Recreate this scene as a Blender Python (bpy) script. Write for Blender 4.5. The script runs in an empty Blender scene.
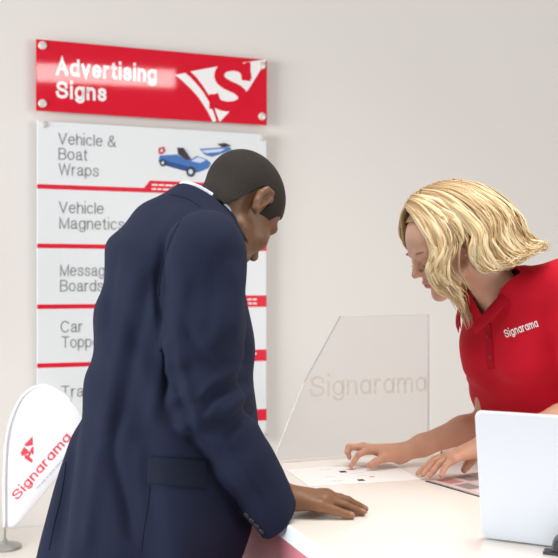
import bpy, bmesh, math, random
import numpy as np
from mathutils import Vector, Matrix
from mathutils.bvhtree import BVHTree

random.seed(7); rng = np.random.default_rng(7)
S = bpy.context.scene
COL = S.collection

# ------------------------------------------------------------------ camera, world, lights, exposure
FPX, CX, HY, CAMZ = 900.0, 279.0, 283.0, 1.40
cam_d = bpy.data.cameras.new('camera'); cam = bpy.data.objects.new('camera', cam_d); COL.objects.link(cam)
cam.location = (0, 0, CAMZ); cam.rotation_euler = (math.pi/2, 0, 0)
cam_d.sensor_width = 36; cam_d.lens = FPX/558*36; cam_d.shift_y = (HY-279)/558
cam_d.clip_start = .05
cam_d.dof.use_dof = True; cam_d.dof.focus_distance = 2.12; cam_d.dof.aperture_fstop = 4.5
S.camera = cam
S.view_settings.view_transform = 'Standard'; S.view_settings.look = 'None'
S.view_settings.gamma = 1; S.view_settings.use_curve_mapping = False
S.view_settings.exposure = 0.1

w = bpy.data.worlds.new('world'); S.world = w; w.use_nodes = True
w.node_tree.nodes['Background'].inputs[0].default_value = (1.0, .975, .95, 1)
w.node_tree.nodes['Background'].inputs[1].default_value = 0.33

def area(name, loc, target, sx, sy, power, color):
    d = bpy.data.lights.new(name, 'AREA'); d.shape = 'RECTANGLE'; d.size = sx; d.size_y = sy
    d.energy = power; d.color = color
    o = bpy.data.objects.new(name, d); COL.objects.link(o); o.location = loc
    o.rotation_euler = (Vector(target)-Vector(loc)).to_track_quat('-Z', 'Y').to_euler()
    return o
area('window_daylight', (-5.4, -1.0, 1.6), (0.6, 2.7, 1.3), 3.2, 2.2, 390, (.95, .975, 1.0))
area('fill_light_right', (5.8, -.3, 1.6), (0.8, 2.6, 1.3), 2.6, 2.0, 120, (1.0, .985, .97))  # soft fill added on the right to even out the wall
area('ceiling_light_panel', (.55, 1.65, 3.3), (.55, 1.66, 0), 1.8, 1.5, 26, (1.0, .965, .92)).data.spread = math.radians(115)
area('strip_light', (2.2, -2.0, 3.56), (-.6, 3.4, 2.2), 1.7, .18, 11, (1, .98, .96))

# ------------------------------------------------------------------ small helpers
def at(px, py, y):
    return np.array([(px-CX)/FPX*y, y, CAMZ-(py-HY)/FPX*y])

def obj(name, me, parent=None, mats=()):
    o = bpy.data.objects.new(name, me); COL.objects.link(o)
    if parent is not None:
        o.parent = parent
        if parent.parent is None and parent.type == 'EMPTY': o.matrix_parent_inverse = Matrix.Translation(-parent.location)
    for m in mats: me.materials.append(m)
    return o

def mesh(name, V, F, smooth=True, fm=None):
    me = bpy.data.meshes.new(name)
    V = np.asarray(V, float)
    me.from_pydata([tuple(v) for v in V], [], [tuple(int(i) for i in f) for f in F])
    if smooth: me.polygons.foreach_set('use_smooth', [True]*len(me.polygons))
    if fm is not None: me.polygons.foreach_set('material_index', [int(i) for i in fm])
    me.validate(); me.update()
    return me

def empty(name, loc, label, cat, group=None):
    o = bpy.data.objects.new(name, None); COL.objects.link(o); o.location = loc
    o.empty_display_size = .1
    return tag(o, label, cat, group)

def tag(o, label=None, cat=None, group=None, kind=None):
    if label: o['label'] = label
    if cat: o['category'] = cat
    if group: o['group'] = group
    if kind: o['kind'] = kind
    return o

def mat(name, col, rough=.5, spec=.5, metal=0, coat=0, bump=None, var=None, sss=0, attr=None, sheen=0, trans=0):
    m = bpy.data.materials.new(name); m.use_nodes = True
    nt = m.node_tree; b = nt.nodes['Principled BSDF']
    b.inputs['Base Color'].default_value = (*col, 1); b.inputs['Roughness'].default_value = rough
    b.inputs['Specular IOR Level'].default_value = spec; b.inputs['Metallic'].default_value = metal
    b.inputs['Coat Weight'].default_value = coat; b.inputs['Coat Roughness'].default_value = .08
    b.inputs['Sheen Weight'].default_value = sheen
    b.inputs['Transmission Weight'].default_value = trans
    if sss:
        b.inputs['Subsurface Weight'].default_value = sss
        b.inputs['Subsurface Radius'].default_value = (.012, .005, .003)
        b.inputs['Subsurface Scale'].default_value = 1.0
    tc = nt.nodes.new('ShaderNodeTexCoord')
    src = None
    if attr:
        a = nt.nodes.new('ShaderNodeVertexColor'); a.layer_name = attr; src = a.outputs[0]
    if var:
        sc, amt = var
        n = nt.nodes.new('ShaderNodeTexNoise'); n.inputs['Scale'].default_value = sc; n.inputs['Detail'].default_value = 4
        nt.links.new(tc.outputs['Object'], n.inputs['Vector'])
        mr = nt.nodes.new('ShaderNodeMapRange'); mr.inputs[3].default_value = 1-amt; mr.inputs[4].default_value = 1+amt
        nt.links.new(n.outputs[0], mr.inputs[0])
        mx = nt.nodes.new('ShaderNodeVectorMath'); mx.operation = 'SCALE'
        if src is None: mx.inputs[0].default_value = col
        else: nt.links.new(src, mx.inputs[0])
        nt.links.new(mr.outputs[0], mx.inputs['Scale']); src = mx.outputs[0]
    if src is not None: nt.links.new(src, b.inputs['Base Color'])
    if bump:
        sc, st, dist = bump
        n = nt.nodes.new('ShaderNodeTexNoise'); n.inputs['Scale'].default_value = sc; n.inputs['Detail'].default_value = 3
        nt.links.new(tc.outputs['Object'], n.inputs['Vector'])
        bp = nt.nodes.new('ShaderNodeBump'); bp.inputs['Strength'].default_value = st; bp.inputs['Distance'].default_value = dist
        nt.links.new(n.outputs[0], bp.inputs['Height']); nt.links.new(bp.outputs[0], b.inputs['Normal'])
    return m

def lin(r, g, b):
    f = lambda c: (c/255/12.92) if c <= 10 else ((c/255+.055)/1.055)**2.4
    return (f(r), f(g), f(b))

def box_mesh(name, lo, hi, M=None, bev=0, seg=2):
    bm = bmesh.new(); bmesh.ops.create_cube(bm, size=1)
    lo, hi = Vector(lo), Vector(hi)
    for v in bm.verts: v.co = Vector([lo[i]+(v.co[i]+.5)*(hi[i]-lo[i]) for i in range(3)])
    if bev: bmesh.ops.bevel(bm, geom=bm.edges[:], offset=bev, segments=seg, affect='EDGES', profile=.5)
    if M is not None: bmesh.ops.transform(bm, matrix=M, verts=bm.verts)
    me = bpy.data.meshes.new(name); bm.to_mesh(me); bm.free()
    return me

def lathe(name, prof, M, seg=32):
    V, F = [], []
    for r, h in prof:
        for k in range(seg):
            a = 2*math.pi*k/seg; V.append(M @ Vector((r*math.cos(a), r*math.sin(a), h)))
    n = len(prof)
    for i in range(n-1):
        for k in range(seg):
            F.append((i*seg+k, i*seg+(k+1) % seg, (i+1)*seg+(k+1) % seg, (i+1)*seg+k))
    F.append(tuple(range(seg))[::-1]); F.append(tuple((n-1)*seg+k for k in range(seg)))
    me = mesh(name, V, F)
    return me

def prism(polys, M, depth):
    """flat outlines (lists of 2-D points) in M's plane, extruded by depth towards +z of M; returns V, F, which poly"""
    V, F, W = [], [], []
    for w_, poly in enumerate(polys):
        n = len(poly); o = len(V)
        a = sum(poly[i][0]*poly[(i+1) % n][1]-poly[(i+1) % n][0]*poly[i][1] for i in range(n))
        if a < 0: poly = poly[::-1]
        for z in (0, depth):
            for p in poly: V.append(M @ Vector((p[0], p[1], z)))
        F.append(tuple(range(o, o+n))[::-1]); F.append(tuple(range(o+n, o+2*n)))
        for i in range(n):
            j = (i+1) % n; F.append((o+i, o+j, o+n+j, o+n+i))
        W += [w_]*(n+2)
    return V, F, W

def spline(pts, n=24):
    p = np.asarray(pts, float); m = len(p)
    t = np.linspace(0, m-1, n); i = np.clip(t.astype(int), 0, m-2); s = (t-i)[:, None]
    tg = np.gradient(p, axis=0)
    return (2*s**3-3*s**2+1)*p[i]+(s**3-2*s**2+s)*tg[i]+(-2*s**3+3*s**2)*p[i+1]+(s**3-s**2)*tg[i+1]
def _arc(cx, cy, rx, ry, a0, a1, n=14):
    return [(cx+rx*math.cos(math.radians(a0+(a1-a0)*i/n)), cy+ry*math.sin(math.radians(a0+(a1-a0)*i/n))) for i in range(n+1)]
def _sm(pts, n=22): return [(a, b) for a, b, _ in spline([(x, y, 0) for x, y in pts], n)]
X = .73                                                 # x-height; capitals are 1 high; centre lines
def _bowl(cx=.25): return _arc(cx, X/2, .23, X/2, 0, 360, 28)
_a2 = [_sm([(.05, .52), (.09, .66), (.23, .73), (.37, .67), (.405, .5)], 18)+[(.405, .14), (.43, .02), (.5, .0)], _sm([(.405, .44), (.22, .39), (.06, .31), (.02, .17), (.08, .03), (.22, .0), (.36, .09), (.405, .24)], 26)]
_s = _sm([(.41, .53), (.37, .67), (.22, .73), (.07, .67), (.05, .53), (.13, .43), (.3, .35), (.41, .26), (.41, .12), (.33, .02), (.2, .0), (.06, .05), (.02, .2)], 40)
_S = _sm([(.6, .74), (.55, .92), (.34, 1), (.12, .93), (.06, .75), (.14, .6), (.34, .51), (.56, .42), (.64, .25), (.56, .07), (.34, 0), (.1, .07), (.02, .29)], 44)
GLY = {
    'A': (.66, [[(0, 0), (.33, 1), (.66, 0)], [(.12, .36), (.54, .36)]]), 'V': (.64, [[(0, 1), (.32, 0), (.64, 1)]]),
    'W': (.92, [[(0, 1), (.22, 0), (.46, 1), (.70, 0), (.92, 1)]]), 'M': (.72, [[(0, 0), (0, 1), (.36, .02), (.72, 1), (.72, 0)]]),
    'T': (.60, [[(0, 1), (.6, 1)], [(.3, 1), (.3, 0)]]), 'C': (.68, [_arc(.36, .5, .36, .5, 38, 322, 26)]), 'S': (.64, [_S]),
    'B': (.56, [[(0, 0), (0, 1), (.32, 1)]+_arc(.32, .765, .22, .235, 90, -90, 10)+[(0, .53)], [(.32, .53)]+_arc(.34, .265, .24, .265, 90, -90, 10)+[(0, 0)]]),
    '&': (.66, [_sm([(.64, 0), (.42, .28), (.2, .62), (.14, .8), (.2, .95), (.32, 1), (.44, .93), (.44, .78), (.3, .62), (.08, .44), (.01, .25), (.08, .06), (.27, 0), (.46, .1), (.56, .27), (.6, .42)], 60)]),
    'a': (.47, _a2), 'o': (.5, [_arc(.25, X/2, .25, X/2, 0, 360, 28)]), 'e': (.48, [[(.0, .39), (.475, .39)]+_arc(.24, X/2, .24, X/2, 4, 322, 26)]),
    'c': (.44, [_arc(.24, X/2, .24, X/2, 42, 318, 24)]), 's': (.43, [_s]), 't': (.26, [[(.1, .95), (.1, .12), (.15, .01), (.26, .01)], [(0, X), (.25, X)]]),
    'i': (.0, [[(0, 0), (0, X)], [(0, 1.08), (0, 1.1)]]), 'l': (.0, [[(0, 0), (0, 1)]]), 'r': (.24, [[(0, 0), (0, X)], _sm([(0, .45), (.06, .64), (.16, .72), (.25, .72)], 10)]),
    'h': (.42, [[(0, 0), (0, 1)], _sm([(0, .46), (.08, .66), (.23, .73), (.37, .66), (.42, .48)], 16)+[(.42, 0)]]), 'n': (.42, [[(0, 0), (0, X)], _sm([(0, .46), (.08, .66), (.23, .73), (.37, .66), (.42, .48)], 16)+[(.42, 0)]]),
    'm': (.74, [[(0, 0), (0, X)], _sm([(0, .48), (.08, .67), (.21, .73), (.33, .66), (.37, .48)], 16)+[(.37, 0)], _sm([(.37, .48), (.45, .67), (.58, .73), (.70, .66), (.74, .48)], 16)+[(.74, 0)]]),
    'v': (.44, [[(0, X), (.22, 0), (.44, X)]]), 'w': (.66, [[(0, X), (.16, 0), (.33, X), (.5, 0), (.66, X)]]), 'u': (.42, [[(.42, X), (.42, 0)], [(0, X)]+_sm([(0, .26), (.05, .07), (.18, 0), (.34, .07), (.42, .27)], 14)]),
    'y': (.44, [[(0, X), (.23, .02)], [(.44, X), (.2, -.16), (.12, -.24), (.03, -.24)]]),
    'd': (.48, [_arc(.24, X/2, .24, X/2, 0, 360, 28), [(.48, 0), (.48, 1)]]), 'b': (.48, [_arc(.24, X/2, .24, X/2, 0, 360, 28), [(0, 0), (0, 1)]]),
    'p': (.48, [_arc(.24, X/2, .24, X/2, 0, 360, 28), [(0, -.27), (0, X)]]), 'g': (.48, [_arc(.24, X/2, .24, X/2, 0, 360, 28), [(.48, X), (.48, -.05)]+_arc(.25, -.05, .23, .22, 0, -160, 14)]),
    ' ': (.12, []),
    '1': (.48, [_arc(.24, X/2, .24, X/2, 0, 360, 28), [(.48, 0), (.48, X)]]),      # one-storey a, as in the shop's own lettering
}
def text_geo(s, w=.11, one=False):
    """plain stroke lettering: flat, 0.008 thick, capitals 1 high"""
    if one: s = s.replace('a', '1')
    V, F = [], []; x = 0.0; gap = .13+w*.95
    for ch in s:
        wd, strokes = GLY[ch]
        for q in strokes:
            p = []
            for a in q:
                a = np.array([a[0], a[1]*(1-w)+w/2]); 
                if not p or np.linalg.norm(a-p[-1]) > 1e-4: p.append(a)
            p = np.array(p); n = len(p); closed = np.linalg.norm(p[0]-p[-1]) < 1e-3
            if not closed:
                d0 = (p[0]-p[1])/np.linalg.norm(p[0]-p[1]); d1 = (p[-1]-p[-2])/np.linalg.norm(p[-1]-p[-2])
                p[0] = p[0]+d0*w*.5; p[-1] = p[-1]+d1*w*.5
            L, R_ = [], []
            for i in range(n):
                if closed: a, b = p[i-1 if i else n-2], p[i+1 if i < n-1 else 1]
                else: a, b = p[max(i-1, 0)], p[min(i+1, n-1)]
                t0 = p[i]-a if i or closed else b-p[i]; t1 = b-p[i] if i < n-1 or closed else p[i]-a
                t0 = t0/np.linalg.norm(t0); t1 = t1/np.linalg.norm(t1); t = t0+t1; t = t/(np.linalg.norm(t)+1e-9)
                nn_ = np.array([-t[1], t[0]]); k = 1/max(abs(t@t0), .38)
                L.append(p[i]+nn_*w/2*k); R_.append(p[i]-nn_*w/2*k)
            o = len(V)
            for z in (-.004, .004):
                V += [(x+a[0], a[1], z) for a in L]+[(x+a[0], a[1], z) for a in R_]
            m = 2*n
            for i in range(n-1):
                F.append((o+m+n+i, o+m+n+i+1, o+m+i+1, o+m+i)); F.append((o+i, o+i+1, o+n+i+1, o+n+i))
                F.append((o+m+i, o+m+i+1, o+i+1, o+i)); F.append((o+n+i, o+n+i+1, o+m+n+i+1, o+m+n+i))
            F.append((o, o+n, o+m+n, o+m)); F.append((o+m+n-1, o+m+2*n-1, o+2*n-1, o+n-1))
        x += wd+gap
    return np.array(V), F

# ------------------------------------------------------------------ implicit surfaces for bodies and cloth
def dot(a, b): return np.einsum('ij,ij->i', a, b)
def smin(a, b, k):
    h = np.clip(k-np.abs(a-b), 0, None)/k
    return np.minimum(a, b)-h*h*k*.25
def smax(a, b, k): return -smin(-a, -b, k)
def rcone(P, a, b, r1, r2):
    a = np.asarray(a, float); b = np.asarray(b, float)
    ba = b-a; l2 = ba@ba; rr = r1-r2
    if l2 < rr*rr+1e-9:
        return np.linalg.norm(P-(a if r1 > r2 else b), axis=1)-max(r1, r2)
    a2 = l2-rr*rr; il2 = 1/l2
    pa = P-a; y = pa@ba; z = y-l2
    q = pa*l2-np.outer(y, ba); x2 = dot(q, q); y2 = y*y*l2; z2 = z*z*l2
    k = np.sign(rr)*rr*rr*x2
    d = (np.sqrt(x2*a2*il2)+y*rr)*il2-r1
    c1 = np.sign(z)*a2*z2 > k; c2 = np.sign(y)*a2*y2 < k
    d = np.where(c2, np.sqrt(x2+y2)*il2-r1, d)
    return np.where(c1, np.sqrt(x2+z2)*il2-r2, d)
def ell(P, c, r, R=None):
    q = P-np.asarray(c, float)
    if R is not None: q = q@np.asarray(R)       # columns of R are the axes
    r = np.asarray(r, float)
    k0 = np.sqrt(dot(q/r, q/r)); k1 = np.sqrt(dot(q/(r*r), q/(r*r)))+1e-9
    return k0*(k0-1)/k1
def chain(P, pts, rad, k=.01):
    d = None
    for i in range(len(pts)-1):
        e = rcone(P, pts[i], pts[i+1], rad[i], rad[i+1])
        d = e if d is None else smin(d, e, k)
    return d
def cat_interp(zs, tab):
    """smooth interpolation of table rows (first column z) at zs"""
    t = np.array(sorted(tab), float); z = t[:, 0]
    zz = np.linspace(z[0], z[-1], 400); out = []
    for c in range(1, t.shape[1]):
        y = t[:, c]; m = np.gradient(y, z)
        i = np.clip(np.searchsorted(z, zz)-1, 0, len(z)-2)
        h = z[i+1]-z[i]; s = (zz-z[i])/h
        v = (2*s**3-3*s**2+1)*y[i]+(s**3-2*s**2+s)*h*m[i]+(-2*s**3+3*s**2)*y[i+1]+(s**3-s**2)*h*m[i+1]
        out.append(np.interp(zs, zz, v))
    return out
def loft(P, tab, F, grow=0.0):
    """stacked ellipses: rows z, cx, cy, half width, half depth to the back, half depth to the front"""
    cx, cy, a, bb, bf = cat_interp(P[:, 2], tab)
    R = (F[1], -F[0])
    dx, dy = P[:, 0]-cx, P[:, 1]-cy
    x = dx*R[0]+dy*R[1]; y = dx*F[0]+dy*F[1]
    b = np.where(y > 0, bf, bb)+grow; a = a+grow
    k0 = np.sqrt((x/a)**2+(y/b)**2); k1 = np.sqrt((x/a**2)**2+(y/b**2)**2)+1e-6
    d = k0*(k0-1)/k1
    zs = [r[0] for r in tab]
    return np.maximum(d, np.maximum(P[:, 2]-max(zs), min(zs)-P[:, 2]))
def near(P, c, R, fn):
    c = np.asarray(c, float)
    q = P-c; dd = np.sqrt(dot(q, q))
    m = dd < R+.07
    out = dd-R+.02
    if m.any(): out[m] = fn(P[m])
    return out

def mesh_sdf(f, lo, hi, h, B=8):
    lo = np.asarray(lo, float); n = np.ceil((np.asarray(hi)-lo)/(h*B)).astype(int)
    N = n*B+4
    bi = np.stack(np.meshgrid(*[np.arange(k) for k in n], indexing='ij'), -1).reshape(-1, 3)
    cen = lo+(bi+.5)*B*h
    dc = np.concatenate([f(c) for c in np.array_split(cen, max(1, len(cen)//200000))])
    bi = bi[np.abs(dc) < B*h*.866*1.9+.012]
    g = np.arange(B+1); lg = np.stack(np.meshgrid(g, g, g, indexing='ij'), -1).reshape(-1, 3)
    vals = []
    for ch in np.array_split(bi, max(1, len(bi)//300)):
        P = (lo+(ch[:, None, :]*B+lg[None])*h).reshape(-1, 3)
        vals.append(f(P).reshape(-1, B+1, B+1, B+1))
    D = np.concatenate(vals)
    Sg = D < 0
    cor = [(i, j, k) for i in (0, 1) for j in (0, 1) for k in (0, 1)]
    cnt = sum(Sg[:, i:B+i, j:B+j, k:B+k].astype(np.int8) for i, j, k in cor)
    b, i, j, k = np.nonzero((cnt > 0) & (cnt < 8))
    cell = bi[b]*B+np.stack([i, j, k], 1)
    cv = np.stack([D[b, i+a, j+c, k+e] for a, c, e in cor], 1)
    acc = np.zeros((len(b), 3)); wn = np.zeros(len(b))
    for p in range(8):
        for q in range(p+1, 8):
            A, Bq = np.array(cor[p]), np.array(cor[q])
            if np.abs(A-Bq).sum() != 1: continue
            s = (cv[:, p] < 0) != (cv[:, q] < 0)
            t = np.where(s, cv[:, p]/(cv[:, p]-cv[:, q]+1e-12), 0)
            acc += np.where(s[:, None], A+(Bq-A)*t[:, None], 0); wn += s
    V = lo+(cell+acc/wn[:, None])*h
    key = lambda c: (c[:, 0]*N[1]+c[:, 1])*N[2]+c[:, 2]
    K = key(cell+1); od = np.argsort(K); Ks = K[od]
    Fs = []
    for ax in range(3):
        sl = [slice(0, B)]*3; sh = list(sl); sh[ax] = slice(1, B+1)
        s0 = Sg[(slice(None), *sl)]; s1 = Sg[(slice(None), *sh)]
        b, i, j, k = np.nonzero(s0 != s1)
        base = bi[b]*B+np.stack([i, j, k], 1); neg = s0[b, i, j, k]
        u, v = np.eye(3, dtype=int)[(ax+1) % 3], np.eye(3, dtype=int)[(ax+2) % 3]
        qs = [base, base-u, base-u-v, base-v]; idx = []; ok = np.ones(len(b), bool)
        for q in qs:
            kk = key(q+1); p = np.clip(np.searchsorted(Ks, kk), 0, len(Ks)-1)
            ok &= Ks[p] == kk; idx.append(od[p])
        Q = np.stack(idx, 1); Q[~neg] = Q[~neg][:, ::-1]
        Fs.append(Q[ok])
    return V, np.concatenate(Fs)

def clip(V, F, c):
    """keep the part of the mesh where c < 0, cut cleanly"""
    c = np.asarray(c); ins = c < 0
    F = [tuple(f) for f in F]
    out = []; newv = []; em = {}; base = len(V)
    def cut(a, b):
        k = (min(a, b), max(a, b))
        if k not in em:
            t = c[a]/(c[a]-c[b]); em[k] = base+len(newv); newv.append(V[a]+(V[b]-V[a])*t)
        return em[k]
    for f in F:
        s = [ins[i] for i in f]
        if all(s): out.append(f)
        elif any(s):
            p = []
            for q in range(len(f)):
                a, b = f[q], f[(q+1) % len(f)]
                if ins[a]: p.append(a)
                if ins[a] != ins[b]: p.append(cut(a, b))
            if len(p) > 2: out.append(tuple(p))
    if newv: V = np.vstack([V, np.array(newv)])
    used = np.unique(np.concatenate([np.array(f) for f in out])); rm = -np.ones(len(V), int); rm[used] = np.arange(len(used))
    return V[used], [tuple(rm[list(f)]) for f in out]

def relax(V, F, it=2, lam=.5):
    F = np.asarray(F)
    if F.ndim != 2: return V
    e = np.concatenate([F[:, [0, 1]], F[:, [1, 2]], F[:, [2, 3]], F[:, [3, 0]]])
    for _ in range(it):
        acc = np.zeros_like(V); cn = np.zeros(len(V))
        np.add.at(acc, e[:, 0], V[e[:, 1]]); np.add.at(cn, e[:, 0], 1)
        np.add.at(acc, e[:, 1], V[e[:, 0]]); np.add.at(cn, e[:, 1], 1)
        V = V+lam*(acc/cn[:, None]-V)
    return V

def col_attr(me, C):
    a = me.color_attributes.new('Col', 'FLOAT_COLOR', 'POINT')
    a.data.foreach_set('color', np.concatenate([C, np.ones((len(C), 1))], 1).astype(np.float32).ravel())

def waves(P, comps):
    d = 0
    for kx, ky, kz, ph, am in comps: d = d+am*np.sin(P[:, 0]*kx+P[:, 1]*ky+P[:, 2]*kz+ph)
    return d

def tube(pts, rad, seg=8, flat=1.0, up=None):
    pts = np.asarray(pts, float); n = len(pts)
    T = np.gradient(pts, axis=0); T /= np.linalg.norm(T, axis=1)[:, None]+1e-12
    V, F = [], []
    nrm = np.array(up if up is not None else (0.3, -.8, .5), float)
    for i in range(n):
        a = nrm-T[i]*(nrm@T[i]); a /= np.linalg.norm(a)+1e-12; b = np.cross(T[i], a)
        if up is None: nrm = a
        for k in range(seg):
            th = 2*math.pi*k/seg
            V.append(pts[i]+rad[i]*(a*flat*math.cos(th)+b*math.sin(th)))
    for i in range(n-1):
        for k in range(seg):
            F.append((i*seg+k, i*seg+(k+1) % seg, (i+1)*seg+(k+1) % seg, (i+1)*seg+k))
    F.append(tuple(range(seg))[::-1]); F.append(tuple((n-1)*seg+k for k in range(seg)))
    return V, F
def merge(parts):
    V, F = [], []
    for v, f in parts:
        o = len(V); V += list(v); F += [tuple(i+o for i in q) for q in f]
    return V, F
# ------------------------------------------------------------------ materials
M_wall = mat('wall_paint', lin(233, 229, 224), .85, .3, bump=(180, .05, .002), var=(1.3, .012))
M_floor = mat('grey_carpet', lin(165, 160, 155), .9, bump=(300, .3, .003), var=(40, .08))
M_red = mat('red_acrylic', lin(222, 8, 44), .035, .5, coat=.0)
M_white_acr = mat('white_acrylic', lin(232, 236, 238), .25, .4)
M_redprint = mat('red_print', lin(226, 18, 52), .3)
M_grey_txt = mat('grey_lettering', lin(128, 130, 133), .5)
M_white_txt = mat('white_lettering', lin(250, 248, 248), .05)
M_cap = mat('brushed_steel_cap', lin(228, 222, 214), .35, .6, metal=.25)
M_clearcap = mat('pale_cap', lin(214, 214, 208), .3, .5)
M_top = mat('counter_laminate', lin(244, 238, 230), .22, .4, var=(3, .01))
M_edge = mat('counter_edge_white', lin(238, 244, 252), .35)
M_front = mat('counter_front_red', lin(214, 128, 142), .4)
M_side = mat('counter_side_white', lin(232, 228, 224), .5)
M_lap = mat('white_plastic_shell', lin(206, 211, 219), .28, .45)
M_dark = mat('dark_grey_plastic', lin(58, 58, 62), .45)
M_key = mat('grey_keys', lin(200, 202, 206), .5)
M_black = mat('black_plastic', lin(22, 22, 24), .4)
M_paper = mat('paper', lin(248, 247, 244), .8, .2)
M_ink = mat('dark_ink', lin(40, 44, 46), .7)
M_orange = mat('orange_ink', lin(226, 130, 100), .7)
M_navy = mat('navy_wool', lin(27, 34, 56), .85, .22, bump=(900, .25, .0012), var=(22, .10))
M_navy_lining = mat('navy_flap', lin(22, 28, 46), .85, .25, bump=(900, .25, .0012))
M_btn = mat('navy_button', lin(66, 66, 72), .35, .6)
M_shirt = mat('white_shirt', lin(214, 222, 240), .8)
M_trou = mat('dark_trousers', lin(30, 34, 50), .85, bump=(700, .2, .001))
M_shoe = mat('black_leather', lin(18, 17, 16), .35)
M_skin_m = mat('brown_skin', (.2, .1, .06), .48, .45, attr='Col', sss=.06, bump=(500, .12, .001))
M_skin_w = mat('fair_skin', (.7, .45, .34), .5, .4, attr='Col', sss=.12)
M_hair_m = mat('short_black_hair', lin(37, 30, 25), .7, .35, bump=(420, 1.0, .004), var=(330, .55))
M_hair_w = mat('blonde_hair', (.6, .45, .25), .42, .5, attr='Col')
M_polo = mat('red_pique', lin(198, 8, 38), .8, .25, bump=(1100, .25, .001), sheen=.05)
M_polo2 = mat('red_rib', lin(178, 6, 34), .8, .25, bump=(1500, .3, .001))
M_ring = mat('silver_ring', lin(190, 196, 186), .25, .5, metal=.9)
M_lash = mat('brown_lashes', lin(70, 48, 38), .6)
M_brow = mat('blonde_brow', lin(160, 118, 82), .7)

def glass_mat():
    m = bpy.data.materials.new('clear_acrylic'); m.use_nodes = True; nt = m.node_tree
    nt.nodes.clear()
    o = nt.nodes.new('ShaderNodeOutputMaterial'); mx = nt.nodes.new('ShaderNodeMixShader')
    t = nt.nodes.new('ShaderNodeBsdfTransparent'); t.inputs[0].default_value = (.975, .968, .968, 1)
    g = nt.nodes.new('ShaderNodeBsdfGlossy'); g.inputs['Roughness'].default_value = .03; g.inputs[0].default_value = (.95, .95, .95, 1)
    fr = nt.nodes.new('ShaderNodeFresnel'); fr.inputs[0].default_value = 1.3
    ge = nt.nodes.new('ShaderNodeNewGeometry'); iv = nt.nodes.new('ShaderNodeMath'); iv.operation = 'MULTIPLY'; sb = nt.nodes.new('ShaderNodeMath'); sb.operation = 'SUBTRACT'; sb.inputs[0].default_value = 1
    nt.links.new(ge.outputs['Backfacing'], sb.inputs[1]); nt.links.new(sb.outputs[0], iv.inputs[0]); nt.links.new(fr.outputs[0], iv.inputs[1])
    nt.links.new(iv.outputs[0], mx.inputs[0]); nt.links.new(t.outputs[0], mx.inputs[1]); nt.links.new(g.outputs[0], mx.inputs[2])
    nt.links.new(mx.outputs[0], o.inputs[0]); return m
M_glass = glass_mat()
def frosted(name, col, clear):
    m = bpy.data.materials.new(name); m.use_nodes = True; nt = m.node_tree; nt.nodes.clear()
    o = nt.nodes.new('ShaderNodeOutputMaterial'); mx = nt.nodes.new('ShaderNodeMixShader'); mx.inputs[0].default_value = clear
    d = nt.nodes.new('ShaderNodeBsdfDiffuse'); d.inputs[0].default_value = (*col, 1); t = nt.nodes.new('ShaderNodeBsdfTransparent')
    tl = nt.nodes.new('ShaderNodeBsdfTranslucent'); tl.inputs[0].default_value = (*col, 1); m2 = nt.nodes.new('ShaderNodeMixShader'); m2.inputs[0].default_value = .5
    nt.links.new(d.outputs[0], m2.inputs[1]); nt.links.new(tl.outputs[0], m2.inputs[2])
    nt.links.new(m2.outputs[0], mx.inputs[1]); nt.links.new(t.outputs[0], mx.inputs[2]); nt.links.new(mx.outputs[0], o.inputs[0]); return m
M_gedge = frosted('acrylic_edge_highlight', lin(250, 251, 253), .45)  # white colour stands in for light caught in the clear edge
M_etch = frosted('pale_gold_lettering', lin(216, 190, 160), .88)

# ------------------------------------------------------------------ the room
ANG = math.radians(20)
DW = Vector((math.cos(ANG), math.sin(ANG), 0)); NW = Vector((math.sin(ANG), -math.cos(ANG), 0)); ZUP = Vector((0, 0, 1))
SIGN0 = Vector((-.891, 3.30, 0))                       # left edge of the sign's front face, on the floor plane
def plane_m(o, d, n, off=0):                           # x along d, y up, z towards n
    m = Matrix.Identity(4)
    for i in range(3): m[i][0] = d[i]; m[i][1] = ZUP[i]; m[i][2] = n[i]; m[i][3] = o[i]+n[i]*off
    return m
def on_plane(px, py, o, n):                            # where the sight line of a pixel meets an upright plane -> (x along, height)
    r = Vector(((px-CX)/FPX, 1, -(py-HY)/FPX)); c = Vector((0, 0, CAMZ))
    t = (o-c).dot(n)/r.dot(n); p = c+r*t
    return ((p-o).x*(-n.y)+(p-o).y*n.x, p.z)
sg = lambda px, py: on_plane(px, py, SIGN0, NW)

GAP = .035
WM = plane_m(SIGN0, DW, NW, -GAP)
o = obj('wall_back', box_mesh('wall_back', (-4.2, 0, -.12), (8.0, 3.2, 0), WM)); o.data.materials.append(M_wall); tag(o, kind='structure')
o = obj('baseboard_back', box_mesh('baseboard_back', (-4.2, 0, 0), (8.0, .1, .014), WM, .003)); o.data.materials.append(M_side); tag(o, kind='structure')
o = obj('floor', box_mesh('floor', (-5.5, -2.5, -.1), (7.5, 6.6, 0))); o.data.materials.append(M_floor); tag(o, kind='structure')

# ------------------------------------------------------------------ the wall sign
def rect(x0, y0, x1, y1): return [(x0, y0), (x1, y0), (x1, y1), (x0, y1)]
W = sg(267, 100)[0]
base = SIGN0+NW*-GAP
sign = empty('wall_sign', (SIGN0.x, SIGN0.y, 0), 'tall red and white service sign fixed to the wall behind the man', 'sign')
SM = plane_m(SIGN0, DW, NW)
def zL(py): return sg(36.5, py)[1]
def panel(name, lo, hi, m, th=.008):
    return obj(name, box_mesh(name, (lo[0], lo[1], -th), (hi[0], hi[1], 0), SM, .0015, 1), sign, [m])
header = panel('header_panel', (0, zL(110.5)), (W, zL(39)), M_red)
board = panel('service_panel', (.004, zL(456)), (W-.002, zL(120.5)), M_white_acr)

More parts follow.
